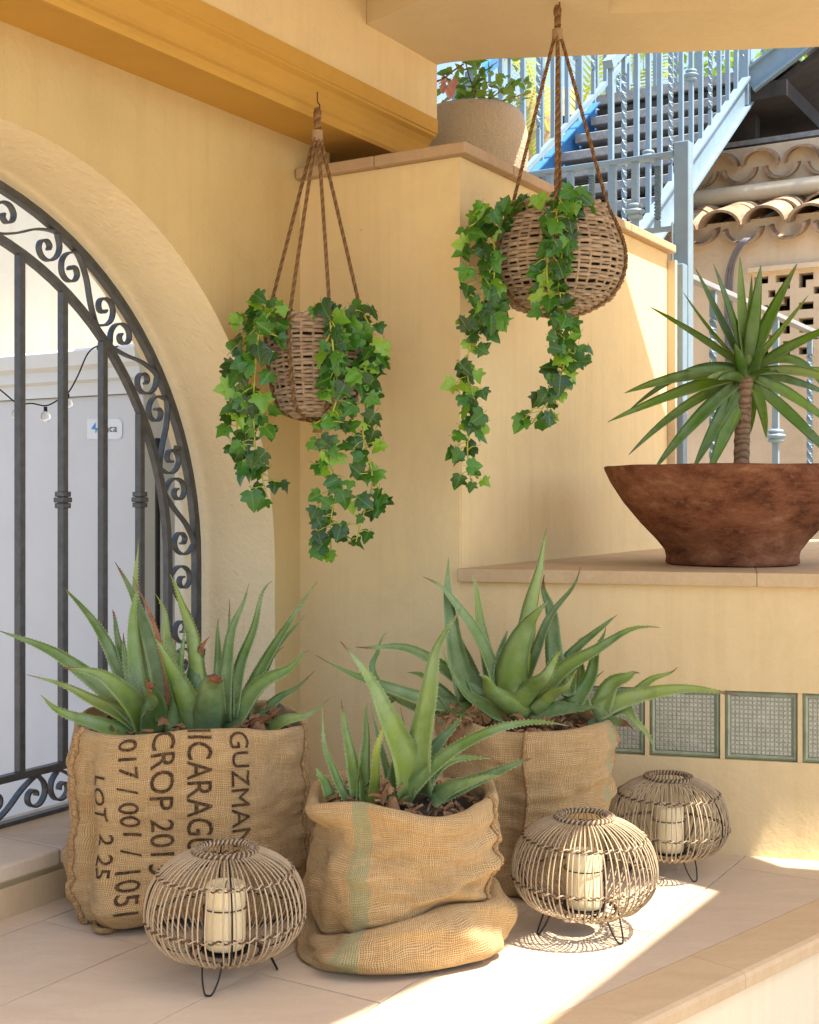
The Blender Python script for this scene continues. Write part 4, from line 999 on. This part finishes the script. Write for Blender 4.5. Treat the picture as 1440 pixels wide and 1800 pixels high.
def aloe(name, axis, Y0, leaves, label, group):
    ro = empty(name, axis, label, 'plant', group)
    for lv in leaves:
        bx, by, cx_, cy_, tx, ty, wpx, dy = lv[:8]; fl = lv[8] if len(lv) > 8 else ''
        yb = Y0 + (bx * 0) + (lv[9] if len(lv) > 9 else 0); a = P(bx, by, yb); c = P(cx_, cy_, yb + dy * .45); e = P(tx, ty, yb + dy)
        pts = bez(a, c, e, 16); wob = rvec(.006)
        w2 = rvec(.006); ph = random.uniform(0, 6); pts = [p + wob * math.sin(PI * i / 16) + w2 * math.sin(i * .62 + ph) * (i / 16) ** 1.2 for i, p in enumerate(pts)]
        mb = aloe_leaf(pts, wpx / F * yb * 1.34, Vector(axis), True, 'b' in fl)
        mb.build('leaf', M['aloe_dry'] if 'd' in fl else M['aloe'], ro, True)
        if 'b' in fl:      # withered end of a broken leaf
            T = (pts[-1] - pts[-2]).normalized(); sd_ = rvec(.5); q0 = pts[-1] - T * .006; l_ = random.uniform(.028, .05)
            dr = bez(q0, q0 + T * l_ * .6, q0 + T * l_ + sd_ * .02, 10)
            aloe_leaf(dr, wpx / F * yb * .44, Vector(axis), False, False, .25, cup=.75, taper=1.7).build('dried_tip', M['aloe_dry'], ro, True)
    return ro
random.seed(31)
A1 = [(265,1285,140,1150,0,1106,36,.02),(250,1282,170,1230,52,1186,27,-.05),(275,1300,150,1272,65,1223,32,-.12),(258,1288,215,1185,114,1174,44,-.12),(240,1265,195,1120,112,1032,26,.10),
 (248,1260,205,1150,196,1078,22,.08),(255,1260,228,1180,217,1112,18,.05),(258,1270,225,1140,245,1022,28,.05),(275,1260,232,1100,240,940,20,.16),(290,1268,255,1080,202,987,26,.12),
 (300,1275,285,1120,232,1012,11,.05,'d'),(330,1268,295,1130,272,1042,22,.10),(268,1296,266,1230,262,1206,44,-.10,'b'),(338,1304,285,1210,282,1095,22,-.05),(345,1290,330,1190,273,1125,42,-.06),
 (350,1275,358,1090,297,1016,28,.08),(352,1272,358,1190,355,1140,26,.02,'b'),(362,1306,368,1240,377,1190,44,-.12,'b'),(390,1258,385,1150,385,1085,18,.08),(395,1268,402,1120,438,1026,27,.08),
 (408,1262,440,1100,480,1022,24,.05),(415,1278,450,1150,558,1024,26,.05),(428,1270,460,1150,535,1080,20,.12),(400,1292,450,1185,550,1152,38,-.02),(430,1294,480,1235,552,1184,24,.0),
 (450,1298,510,1272,583,1232,26,-.06),(420,1272,440,1190,502,1138,20,.10),(405,1262,405,1140,402,1065,16,.10),(396,1304,440,1276,495,1243,20,-.06,'d'),(300,1290,320,1210,322,1105,26,.0),(310,1280,300,1190,305,1120,24,.1),(372,1285,366,1200,340,1150,30,.05)]
aloe('aloe_plant', (-.50, 2.93, .40), 2.90, A1, 'large spreading aloe with dried tips in the printed burlap sack', 'aloe plants in sacks')
A2 = [(900,1228,888,1130,965,1055,52,-.10),(915,1215,925,1050,962,935,36,.06),(917,1215,960,1080,1024,997,20,.0),(862,1205,850,1080,830,1005,22,.06),(878,1215,830,1040,740,1012,24,-.02),
 (820,1228,790,1110,788,978,38,.0),(870,1252,770,1140,626,1130,30,.0),(830,1248,690,1230,555,1152,28,-.06),(790,1262,710,1225,650,1200,28,.02),(690,1236,630,1160,688,1115,14,.06),
 (920,1258,860,1225,845,1184,36,-.14),(900,1248,950,1190,985,1150,36,-.12),(950,1238,1000,1140,1093,1078,24,.02),(940,1240,1010,1120,1160,1103,30,-.04),(985,1215,965,1080,957,1010,30,.10),
 (1010,1240,1045,1180,1060,1100,28,.02),(940,1250,980,1222,1015,1185,28,-.10),(930,1260,990,1248,1055,1245,30,-.12),(1056,1252,1080,1185,1130,1187,34,-.02),(1080,1248,1130,1200,1190,1172,20,.02),
 (1045,1258,1130,1208,1298,1220,32,-.06),(1075,1252,1125,1232,1145,1325,20,-.08),(1040,1284,1070,1276,1096,1272,22,-.06,'b'),(885,1258,820,1245,778,1150,26,-.08),(872,1205,880,1150,890,1115,18,.04),
 (1000,1222,1010,1180,1035,1140,22,.08),(845,1225,815,1140,800,1080,26,.08),(905,1225,920,1150,930,1070,30,.12),(1030,1250,1020,1200,1025,1120,22,.10),(800,1250,760,1200,716,1180,24,.05),(980,1250,1010,1230,1060,1180,26,.04)]
aloe('aloe_plant', (.285, 3.10, .37), 3.06, A2, 'large bluish green aloe in the seamed sack beside the glass blocks', 'aloe plants in sacks')
A3 = [(722,1392,700,1270,602,1128,58,-.04),(738,1392,748,1200,803,1072,44,.0),(742,1392,770,1320,812,1255,38,.02),(696,1425,830,1250,1000,1275,28,-.12),(755,1408,830,1355,942,1330,32,-.04),
 (762,1412,810,1385,878,1365,28,-.08),(745,1398,780,1345,862,1333,24,.04),(655,1425,645,1330,674,1270,21,-.06),(632,1422,628,1370,630,1328,14,-.05),(642,1418,638,1300,648,1232,20,.02),
 (628,1400,605,1300,598,1226,24,.05),(614,1412,580,1330,565,1250,15,.0),(578,1400,565,1370,552,1352,18,.0),(692,1405,665,1330,650,1235,14,.08),(700,1428,720,1405,738,1383,18,-.10),(720,1400,715,1310,706,1245,15,.08),(690,1412,690,1350,720,1300,30,.06)]
aloe('aloe_plant', (.0, 2.66, .30), 2.64, A3, 'small upright green aloe in the slumped foreground sack', 'aloe plants in sacks')
# shrivelled stalks at the foot of the plants
random.seed(4)
def stalk(par, c, r, h, n):
    for k in range(n):
        a = random.uniform(0, 2 * PI); z = random.uniform(0, h); p = c + Vector((math.cos(a) * r * .8, math.sin(a) * r * .8, z)); d = Vector((math.cos(a), math.sin(a), random.uniform(-.7, .9))).normalized()
        l = random.uniform(.018, .036); pts = bez(p, p + d * l * .6 + Z3 * .008, p + d * l + Z3 * random.uniform(-.02, .012), 4); wd = random.uniform(.007, .013)
        b = MB(); sd_ = d.cross(Z3).normalized()
        b.add([q + sd_ * s * wd * (1 - .8 * i / 4) + Z3 * (.004 if s == 0 else 0) for i, q in enumerate(pts) for s in (-1, 0, 1)], [(i * 3 + j, i * 3 + j + 1, i * 3 + j + 4, i * 3 + j + 3) for i in range(4) for j in range(2)])
        b.build('dry_scale', M['cork'], par, True)
aloes = [o for o in bpy.data.objects if o.name.startswith('aloe_plant')]
al1, al2, al3 = aloes[0], aloes[1], aloes[2]
for par, px, py, Y, r, n in ((al2, 935, 1285, 2.98, .035, 26), (al2, 805, 1268, 2.98, .035, 20), (al2, 1000, 1275, 3.06, .03, 14), (al1, 290, 1300, 2.78, .03, 16), (al1, 455, 1272, 2.86, .03, 14), (al3, 690, 1408, 2.58, .025, 12), (al3, 640, 1405, 2.66, .025, 10), (al3, 780, 1395, 2.68, .025, 8)):
    c = P(px, py + 12, Y); stalk(par, c, r, .045, int(n * 1.0)); MB().tube([c - Z3 * .04, c - Z3 * .005, c + Z3 * .022], [r * .7, r * .7, r * .3], 9).build('stalk', M['cork'], par, True)

# ================================================================== RATTAN LANTERNS
LPROF = [(.050, .246), (.078, .2395), (.112, .222), (.138, .195), (.1515, .160), (.1545, .130), (.148, .100), (.129, .073), (.102, .056), (.070, .050)]
lp = catmull([Vector((p[0], 0, p[1])) for p in LPROF], 4)
rib_me = MB().tube(lp, .0017, 5).mesh('rib', M['rattan'], True)
def twist_hoop(r, z, th, n, ph, amp=.0035):
    return MB().tube([Vector(((r + amp * math.cos(n / 2 * a + ph)) * math.cos(a), (r + amp * math.cos(n / 2 * a + ph)) * math.sin(a), z + amp * .9 * math.sin(n / 2 * a + ph))) for a in [2 * PI * k / 220 for k in range(220)]], th, 4, closed=True)
def prof_r(z):
    for a, b in zip(lp, lp[1:]):
        if b.z <= z <= a.z: f = (a.z - z) / (a.z - b.z + 1e-9); return a.x + (b.x - a.x) * f
    return .15
NR = 70
hoops = []
for z in (.206, .118): 
    hoops.append((twist_hoop(prof_r(z), z, .0019, NR, 0).mesh('hoop', M['rattan_dark'], True), twist_hoop(prof_r(z), z, .0019, NR, PI).mesh('hoop', M['rattan'], True)))
hoops.append((twist_hoop(.052, .2475, .0026, NR, 0, .004).mesh('hoop', M['rattan_dark'], True), twist_hoop(.052, .2475, .0028, NR, PI, .004).mesh('hoop', M['rattan'], True)))
hoops.append((twist_hoop(.060, .2475, .0028, NR, 0, .004).mesh('hoop', M['rattan'], True), twist_hoop(.060, .2475, .0024, NR, PI, .004).mesh('hoop', M['rattan_dark'], True)))
hoops.append((twist_hoop(.070, .049, .0026, NR, 0).mesh('hoop', M['rattan_dark'], True), twist_hoop(.082, .050, .0026, NR, PI).mesh('hoop', M['rattan'], True)))
leg_me = MB().tube(catmull([(.078, -.020, .056), (.090, -.016, .028), (.101, -.008, .006), (.103, 0, .0025), (.101, .008, .006), (.090, .016, .028), (.078, .020, .056)], 5), .0019, 6).mesh('leg', M['blackwire'], True)
hw_ = MB().tube([Vector((.043 * math.cos(a), .043 * math.sin(a), .138)) for a in [2 * PI * k / 28 for k in range(28)]], .0014, 5, closed=True)
for a in (.6, 2.7, 4.8): hw_.tube([(.043 * math.cos(a), .043 * math.sin(a), .138), (.043 * math.cos(a), .043 * math.sin(a), .056), (.07 * math.cos(a), .07 * math.sin(a), .052)], .0014, 5)
hold_me = hw_.mesh('candle_holder', M['blackwire'], True)
tray_me = MB().lathe([(.0005, .052), (.046, .052), (.048, .056), (.046, .054), (.0005, .054)], (0, 0, 0), 28).mesh('tray', M['blackwire'], True)
arc = [Vector((p.x - .004, 0, p.z)) for p in lp]; frame_me = MB().tube(arc, .0018, 5).mesh('frame_wire', M['blackwire'], True)
can_me = MB().lathe([(.0005, .0555), (.036, .0555), (.0385, .058), (.039, .075), (.0385, .165), (.0375, .172), (.034, .1745), (.028, .172), (.018, .166), (.0005, .164)], (0, 0, 0), 36).mesh('wax', M['candle'], True)
wick_me = MB().tube([(0, 0, .163), (.001, 0, .172), (.003, 0, .178)], .0011, 5).mesh('wick', M['wick'], True)
random.seed(8)
def lantern(x, y, sc, rz, label, clabel, legs=(0, 2.094, 4.189), ch=1.0):
    t_ = empty('rattan_lantern', (x, y, 0), label, 'lantern', 'rattan lanterns on the floor'); S_ = Matrix.Rotation(rz, 4, 'Z') @ Matrix.Scale(sc, 4)
    for k in range(NR):
        inst('rib', rib_me, t_, S_ @ Matrix.Rotation(2 * PI * k / NR + random.uniform(-.022, .022), 4, 'Z') @ Matrix.Rotation(random.uniform(-.014, .014), 4, 'Y'))
    for a, c in hoops: inst('hoop', a, t_, S_); inst('hoop', c, t_, S_)
    for a in legs: inst('leg', leg_me, t_, S_ @ Matrix.Rotation(a, 4, 'Z'))
    for k in range(4): inst('frame_wire', frame_me, t_, S_ @ Matrix.Rotation(.4 + k * PI / 2, 4, 'Z'))
    inst('candle_holder', hold_me, t_, S_); inst('tray', tray_me, t_, S_)
    c = empty('pillar_candle', (x, y, 0), clabel, 'candle', 'pillar candles'); S2_ = Matrix.Diagonal((sc, sc, sc * ch, 1)); inst('wax', can_me, c, S2_); inst('wick', wick_me, c, S2_)
lantern(-.358, 2.49, 1.0, R(-100), 'round rattan lantern in front of the printed sack', 'cream pillar candle inside the lantern by the printed sack', ch=1.05)
lantern(.375, 2.745, 1.0, R(-50), 'round rattan lantern standing in the sunlight', 'cream pillar candle inside the sunlit lantern')
lantern(.645, 3.185, .955, R(-62), 'round rattan lantern in the shade against the cream wall', 'cream pillar candle inside the lantern by the wall')

# ================================================================== HANGING BASKETS
def rope(pts, r=.0062, pitch=.026, strands=3):
    pts = catmull(pts, 8); L = [0]
    for a, b_ in zip(pts, pts[1:]): L.append(L[-1] + (b_ - a).length)
    n = max(8, int(L[-1] / .0030)); out = MB(); path = []
    j = 0
    for i in range(n + 1):
        s = L[-1] * i / n
        while j < len(L) - 2 and L[j + 1] < s: j += 1
        path.append(pts[j].lerp(pts[j + 1], (s - L[j]) / (L[j + 1] - L[j] + 1e-9)))
    for q in range(strands):
        x = None; pl = []
        for i, p in enumerate(path):
            T = (path[min(i + 1, n)] - path[max(i - 1, 0)]).normalized()
            if x is None: x = T.orthogonal()
            x = (x - T * x.dot(T)).normalized(); y = T.cross(x); a = 2 * PI * (L[-1] * i / n / pitch + q / strands); pl.append(p + (x * math.cos(a) + y * math.sin(a)) * r * .62)
        out.tube(pl, r * .50, 5); out.uvs += [(q / strands, 0)] * (len(out.v) - len(out.uvs))
    return out
def basket(loc, prof, rows, label, hookz, rope_az, nst=26, wt=.0062, neck=.14, seed=1):
    random.seed(seed); ro = empty('hanging_basket', loc, label, 'basket', 'hanging wicker baskets'); c = Vector(loc)
    pts = catmull([Vector((p[0], 0, p[1])) for p in prof], 8); L = [0]
    for a, b_ in zip(pts, pts[1:]): L.append(L[-1] + (b_ - a).length)
    def at(s):
        j = 0
        while j < len(L) - 2 and L[j + 1] < s: j += 1
        return pts[j].lerp(pts[j + 1], (s - L[j]) / (L[j + 1] - L[j] + 1e-9))
    for i in range(rows):
        s = L[-1] * (i + .5) / rows; q = at(s); m = 130; ph = PI * (i % 2); tl = random.uniform(-.004, .004); ta = random.uniform(0, 6.28); k0 = random.random() * 50
        ring_ = []
        for k in range(m):
            a = 2 * PI * k / m; w_ = math.cos(nst / 2 * a + ph); w_ = math.copysign(abs(w_) ** .7, w_); nz = noise.noise(Vector((math.cos(a) * 3 + k0, math.sin(a) * 3, i * .7)))
            r = q.x + .0046 * w_ + .0026 * nz; ring_.append(c + Vector((r * math.cos(a), r * math.sin(a), q.z + tl * math.cos(a + ta) + .0028 * noise.noise(Vector((math.cos(a) * 4, math.sin(a) * 4 + k0, 3))))))
        MB().tube(ring_, wt * random.uniform(.85, 1.12), 6, closed=True).build('weaver', M['wicker'], ro, True)
    st_pts = [Vector((p.x + .001, 0, p.z)) for p in pts]; st_me = MB().tube(st_pts, .0040, 5).mesh('stake', M['wicker'], True)
    for k in range(nst): inst('stake', st_me, ro, Matrix.Rotation(2 * PI * (k + .5) / nst + random.uniform(-.015, .015), 4, 'Z'))
    top = pts[-1]
    for dz, rr, ph in ((.004, top.x + .002, 0), (.010, top.x - .002, PI)):
        MB().tube([c + Vector(((rr + .004 * math.cos(20 * a + ph)) * math.cos(a), (rr + .004 * math.cos(20 * a + ph)) * math.sin(a), top.z + dz + .004 * math.sin(20 * a + ph))) for a in [2 * PI * k / 160 for k in range(160)]], .0065, 6, closed=True).build('braided_rim', M['wicker'], ro, True)
    MB().lathe([(.0005, prof[0][1] + .01)] + [(max(p[0] - .012, .001), p[1] + .004) for p in prof[:-1]] + [(prof[-1][0] - .014, prof[-1][1] - .02), (.0005, prof[-1][1] - .03)], c, 28).build('liner', M['soil'], ro, True)
    apex = Vector((c.x, c.y, hookz)); nk = apex - Z3 * neck
    bot = c + Z3 * (prof[0][1] - .010)
    for k, a in enumerate(rope_az):
        d = Vector((math.cos(a), math.sin(a), 0)); st_ = nk + d * .007
        ps = [apex + d * .004 - Z3 * .015, nk + Z3 * .02 + d * .005, st_, c + d * (top.x + .004) + Z3 * (top.z + .02)]
        dn = [c + d * (p[0] + .011) + Z3 * p[1] for p in prof[::-1]] + [bot + d * .012]
        path = [ps[0], ps[1], ps[2]] + [ps[2].lerp(ps[3], f) for f in (.33, .66)] + [ps[3]] + dn
        rope(path, .0050).build('rope', M['rope'], ro, True)
    MB().tube([nk + Z3 * (.012 - .00 * k) for k in (0,)] + [nk - Z3 * .018], .0125, 10).build('rope_binding', M['twine'], ro, True)
    b = MB()
    for i in range(7): b.tube([nk + Z3 * (.010 - i * .0042) + Vector((math.cos(a) * .0133, math.sin(a) * .0133, .001 * math.sin(a))) for a in [2 * PI * k / 14 for k in range(14)]], .0021, 5, closed=True)
    b.build('twine_wrap', M['twine'], ro, True)
    rope([apex - Z3 * .016 + Vector((.007 * math.cos(a), 0, -.014 + .016 * math.sin(a))) for a in [R(-80 + 340 * k / 10) for k in range(11)]], .0045).build('loop', M['rope'], ro, True)
    MB().tube(catmull([apex + Z3 * .03, apex + Z3 * .006, apex + Vector((.006, 0, -.006)), apex + Vector((.003, 0, -.015)), apex + Vector((-.005, 0, -.012))], 6), .0021, 6).build('hook', M['rattan_dark'], ro, True)
    MB().tube([bot + Z3 * .006, bot - Z3 * .006, bot - Z3 * .018, bot - Z3 * .03], [.012, .016, .011, .014], 9).build('knot', M['rope'], ro, True)
    return ro
B1 = Vector((-.246, 3.42, 1.145)); B2 = Vector((.405, 3.50, 1.432))
basket(B1, [(.055, .0), (.092, .02), (.108, .06), (.120, .12), (.128, .19), (.128, .250)], 27, 'smaller wicker basket on four ropes hanging from the ochre beam', 1.985, [R(-165), R(-118), R(-72), R(-25)], 26, .0053, .085, 3)
basket(B2, [(.050, .0), (.115, .024), (.160, .066), (.180, .120), (.176, .176), (.155, .234), (.134, .276)], 32, 'rounder wicker basket hanging from the porch ceiling on the right', 2.29, [R(-155), R(-98), R(-25), R(80)], 34, .0052, .09, 4)

# ================================================================== IVY
def ivy_mesh(seed):
    rnd = random.Random(seed); out = [(0, .02), (.16, -.10), (.34, -.08), (.58, .06), (.47, .21), (.64, .40), (.62, .50), (.37, .50), (.24, .74), (.0, 1.04)]
    out = [(x * (1 + rnd.uniform(-.12, .12)), y + rnd.uniform(-.03, .03)) for x, y in out]; out[0] = (0, .02); out[-1] = (rnd.uniform(-.06, .06), 1.04)
    full = out + [(-x * (1 + rnd.uniform(-.12, .12)), y + rnd.uniform(-.03, .03)) for x, y in out[-2:0:-1]]
    n = len(full); cup = rnd.uniform(-.55, .25); bend = rnd.uniform(-.15, .75); tw = rnd.uniform(-.35, .35)
    def z(x, y): return .22 * abs(x) * (1 if seed % 2 else .6) + cup * x * x - bend * y * y * .5 + .05 * math.sin(9 * x + seed) + tw * x * y
    inner = [(x * .5, .33 + (y - .33) * .5) for x, y in full]; vs = [(x, y, z(x, y)) for x, y in full] + [(x, y, z(x, y) + (.02)) for x, y in inner] + [(0, .33, z(0, .33))]
    fs = [(i, (i + 1) % n, n + (i + 1) % n, n + i) for i in range(n)] + [(n + i, n + (i + 1) % n, 2 * n) for i in range(n)]
    b = MB(); b.add(vs, fs, [(v[1], .5 + v[0] * .7) for v in vs])
    pet = [(0, .02, 0), (0, -.15, -.03), (0, -.34, -.10)]; b2 = MB().tube(pet, .016, 4)
    b.add(b2.v, b2.f, [(0.0, .5)] * len(b2.v)); return b.mesh('leaf', M['ivy'], True)
IVM = [ivy_mesh(k) for k in range(12)]
def ivy(loc, strands, clumps, Yb, label, seed):
    random.seed(seed); ro = empty('ivy_plant', loc, label, 'plant', 'trailing ivy plants'); L0 = Vector(loc)
    def leaf(px, py, Y, sz=None, down=1.0):
        p = P(px, py, Y) - L0; s = sz or random.triangular(.022, .054, .042); a = random.gauss(0, .95)
        d = Vector((math.sin(a), random.uniform(-.5, .25), -math.cos(a) * down)).normalized(); nrm = Vector((random.gauss(0, .65), -1, random.gauss(.35, .65)))
        inst('leaf', random.choice(IVM), ro, Matrix.Translation(p) @ orient(d, nrm) @ Matrix.Scale(s, 4))
    for pl, dens, spread in strands:
        path = catmull([P(x, y, Yb + dy) for x, y, dy in pl], 8)
        MB().tube(path, [.0029 - .0012 * i / len(path) for i in range(len(path))], 5).build('stem', M['vine'], ro, True)
        pp_ = catmull([Vector((x, y, Yb + dy)) for x, y, dy in pl], 40); acc = 0
        for a, b_ in zip(pp_, pp_[1:]):
            acc += (Vector((b_.x, b_.y)) - Vector((a.x, a.y))).length
            if acc > dens * .60:
                acc = random.uniform(-.3, .3) * dens; sp = spread
                q = Vector((b_.x + random.uniform(-sp, sp), b_.y + random.uniform(-12, 12), b_.z + random.uniform(-.04, .02))); leaf(q.x, q.y, q.z)
                st_ = P(b_.x, b_.y - 4, b_.z); e = P(q.x, q.y, q.z); MB().tube([st_, (st_ + e) / 2 + Z3 * .004, e], .0015, 4).build('leaf_stalk', M['vine'], ro, True)
    for cx_, cy_, rx_, ry_, n, dY in clumps:
        for k in range(n):
            a = random.uniform(0, 2 * PI); q = math.sqrt(random.random()); leaf(cx_ + rx_ * q * math.cos(a), cy_ + ry_ * q * math.sin(a), Yb + dY + random.uniform(-.05, .03), random.triangular(.026, .056, .044), .8)
    return ro
ivy((-.246, 3.42, 1.39), [([(500, 560, .0), (480, 545, -.12), (455, 590, -.15), (448, 660, -.14), (446, 720, -.13), (450, 790, -.12), (470, 875, -.11)], 10, 34),
  ([(560, 570, .0), (578, 560, -.15), (588, 640, -.16), (592, 700, -.15), (572, 770, -.15), (590, 850, -.14), (582, 915, -.14), (582, 978, -.13)], 12, 32),
  ([(600, 565, .0), (635, 550, -.10), (655, 600, -.11), (650, 690, -.12), (638, 760, -.12), (655, 840, -.12), (640, 900, -.12), (625, 955, -.12)], 14, 30),
  ([(490, 560, .0), (470, 560, -.12), (425, 610, -.10), (420, 690, -.1), (418, 760, -.1), (440, 820, -.1)], 16, 22)],
 [(455, 545, 38, 32, 13, -.08), (625, 555, 50, 26, 16, -.08), (560, 545, 25, 14, 4, -.1), (610, 620, 40, 40, 10, -.14), (665, 640, 18, 50, 8, -.1)], 3.42, 'trailing green ivy spilling from the smaller basket under the beam', 41)
ivy((.400, 3.50, 1.70), [([(930, 360, .0), (880, 365, -.08), (845, 400, -.12), (845, 470, -.14), (850, 540, -.14), (828, 600, -.13), (822, 660, -.12), (838, 725, -.12), (822, 780, -.12), (828, 845, -.12)], 13, 28),
  ([(965, 355, .0), (985, 345, -.14), (972, 400, -.19), (962, 470, -.20), (968, 540, -.19), (980, 600, -.17), (992, 640, -.16), (965, 700, -.16), (935, 745, -.15)], 11, 30),
  ([(1000, 360, .0), (1010, 350, -.13), (990, 430, -.19), (985, 520, -.2), (1005, 590, -.15), (1015, 640, -.14)], 15, 18),
  ([(900, 365, .0), (865, 380, -.1), (870, 450, -.14), (868, 520, -.15), (880, 570, -.14)], 18, 18)],
 [(860, 385, 32, 34, 12, -.1), (1000, 355, 36, 30, 11, -.12), (935, 352, 24, 14, 4, -.1), (1015, 610, 20, 35, 5, -.12), (850, 560, 26, 40, 6, -.13)], 3.50, 'trailing green ivy spilling from the rounder right hand basket', 57)

# ================================================================== TERRACOTTA BOWL AND YUCCA
BC = Vector(((1287 - CX) / F * 3.72, 3.72, .738))
bo = empty('terracotta_bowl', BC, 'wide weathered terracotta bowl on the stone shelf', 'planter')
bp = [(.0005, .004), (.165, .004), (.182, .0), (.190, .004), (.188, .022), (.192, .040), (.215, .070), (.262, .120), (.312, .180), (.348, .235), (.366, .272), (.368, .280), (.362, .283), (.352, .278), (.335, .245), (.300, .215), (.0005, .215)]
b = MB().lathe(bp, BC, 96)
b.v = [BC + Vector(((v - BC).x * (1 + .010 * noise.noise((v - BC) * 5)), (v - BC).y * (1 + .010 * noise.noise((v - BC) * 5)), (v - BC).z + .003 * noise.noise((v - BC) * 6 + Vector((3, 0, 0))))) for v in b.v]
b.build('bowl', M['terra'], bo, True)
MB().lathe([(.318, .236), (.15, .246), (.0005, .25)], BC, 40).build('soil', M['soil'], bo, True)
YB = BC.y; yc = P(1312, 655, YB)
yu = empty('yucca_plant', P(1305, 830, YB), 'yucca with brown trunk and sword leaves in the terracotta bowl', 'plant')
tk = catmull([P(1304, 858, YB), P(1304, 800, YB), P(1306, 740, YB), P(1309, 690, YB), P(1312, 655, YB)], 10)
MB().tube(tk, [.0225 + .0012 * math.sin(i * 1.9) + .0008 * noise.noise(Vector((i, 0, 0))) for i in range(len(tk))], 16).build('trunk', M['bark'], yu, True)
MB().tube([P(1310, 690, YB), P(1311, 670, YB), P(1313, 650, YB), P(1314, 630, YB), P(1314, 612, YB)], [.0205, .0215, .019, .013, .004], 14).build('leaf_sheath', M['yucca'], yu, True)
YL = [(1305,640,1268,570,1222,470,24,-.06),(1308,640,1288,560,1254,463,28,-.10),(1311,635,1299,560,1301,452,30,-.04),(1316,635,1326,570,1338,466,28,-.08),(1320,640,1345,570,1402,463,27,-.02),(1322,640,1360,600,1422,518,13,.08),
 (1303,645,1230,590,1140,538,20,.05),(1303,640,1250,590,1200,512,10,.12),(1325,650,1390,605,1500,560,26,-.15),(1302,662,1220,672,1068,742,24,-.12),(1302,656,1210,650,1098,691,26,-.18),(1304,650,1225,620,1105,722,17,.06),
 (1300,668,1200,700,1105,800,18,-.02),(1300,670,1225,725,1148,828,24,-.16),(1302,674,1262,735,1217,828,26,-.10),(1305,676,1282,740,1243,836,32,-.06),(1322,674,1345,715,1347,770,19,-.08),(1320,676,1328,715,1318,765,14,.06),
 (1326,664,1390,685,1480,760,22,-.04),(1324,672,1400,735,1490,830,22,-.10),(1328,655,1420,640,1510,690,21,-.05),(1328,652,1400,648,1510,655,19,.10),(1326,646,1405,605,1445,680,22,.04),(1302,655,1260,648,1205,650,21,-.26),(1304,664,1270,655,1243,664,20,-.26),
 (1315,632,1318,560,1322,482,12,.08),(1330,660,1400,665,1470,700,20,.12),(1312,676,1304,640,1292,604,22,-.10),(1318,676,1326,640,1346,610,22,-.10),(1308,672,1290,652,1262,668,20,-.20),(1320,664,1345,645,1372,655,18,-.22)]
random.seed(3)
for bx, by, cx_, cy_, tx, ty, wpx, dy in YL:
    a = P(bx, by, YB); pts = bez(a, P(cx_, cy_, YB + dy * .5), P(tx, ty, YB + dy), 14)
    mb = aloe_leaf(pts, wpx / F * YB * 1.28, yc - Z3 * .08, False, False, .07, cup=.28, taper=.72)
    for i in range(15):      # waist at the base, widest in the middle
        t_ = i / 14; k = .62 + .38 * min(1, t_ / .4)
        for q in range(8): mb.v[i * 8 + q] = pts[i] + (mb.v[i * 8 + q] - pts[i]) * k
    mb.build('leaf', M['yucca'], yu, True)
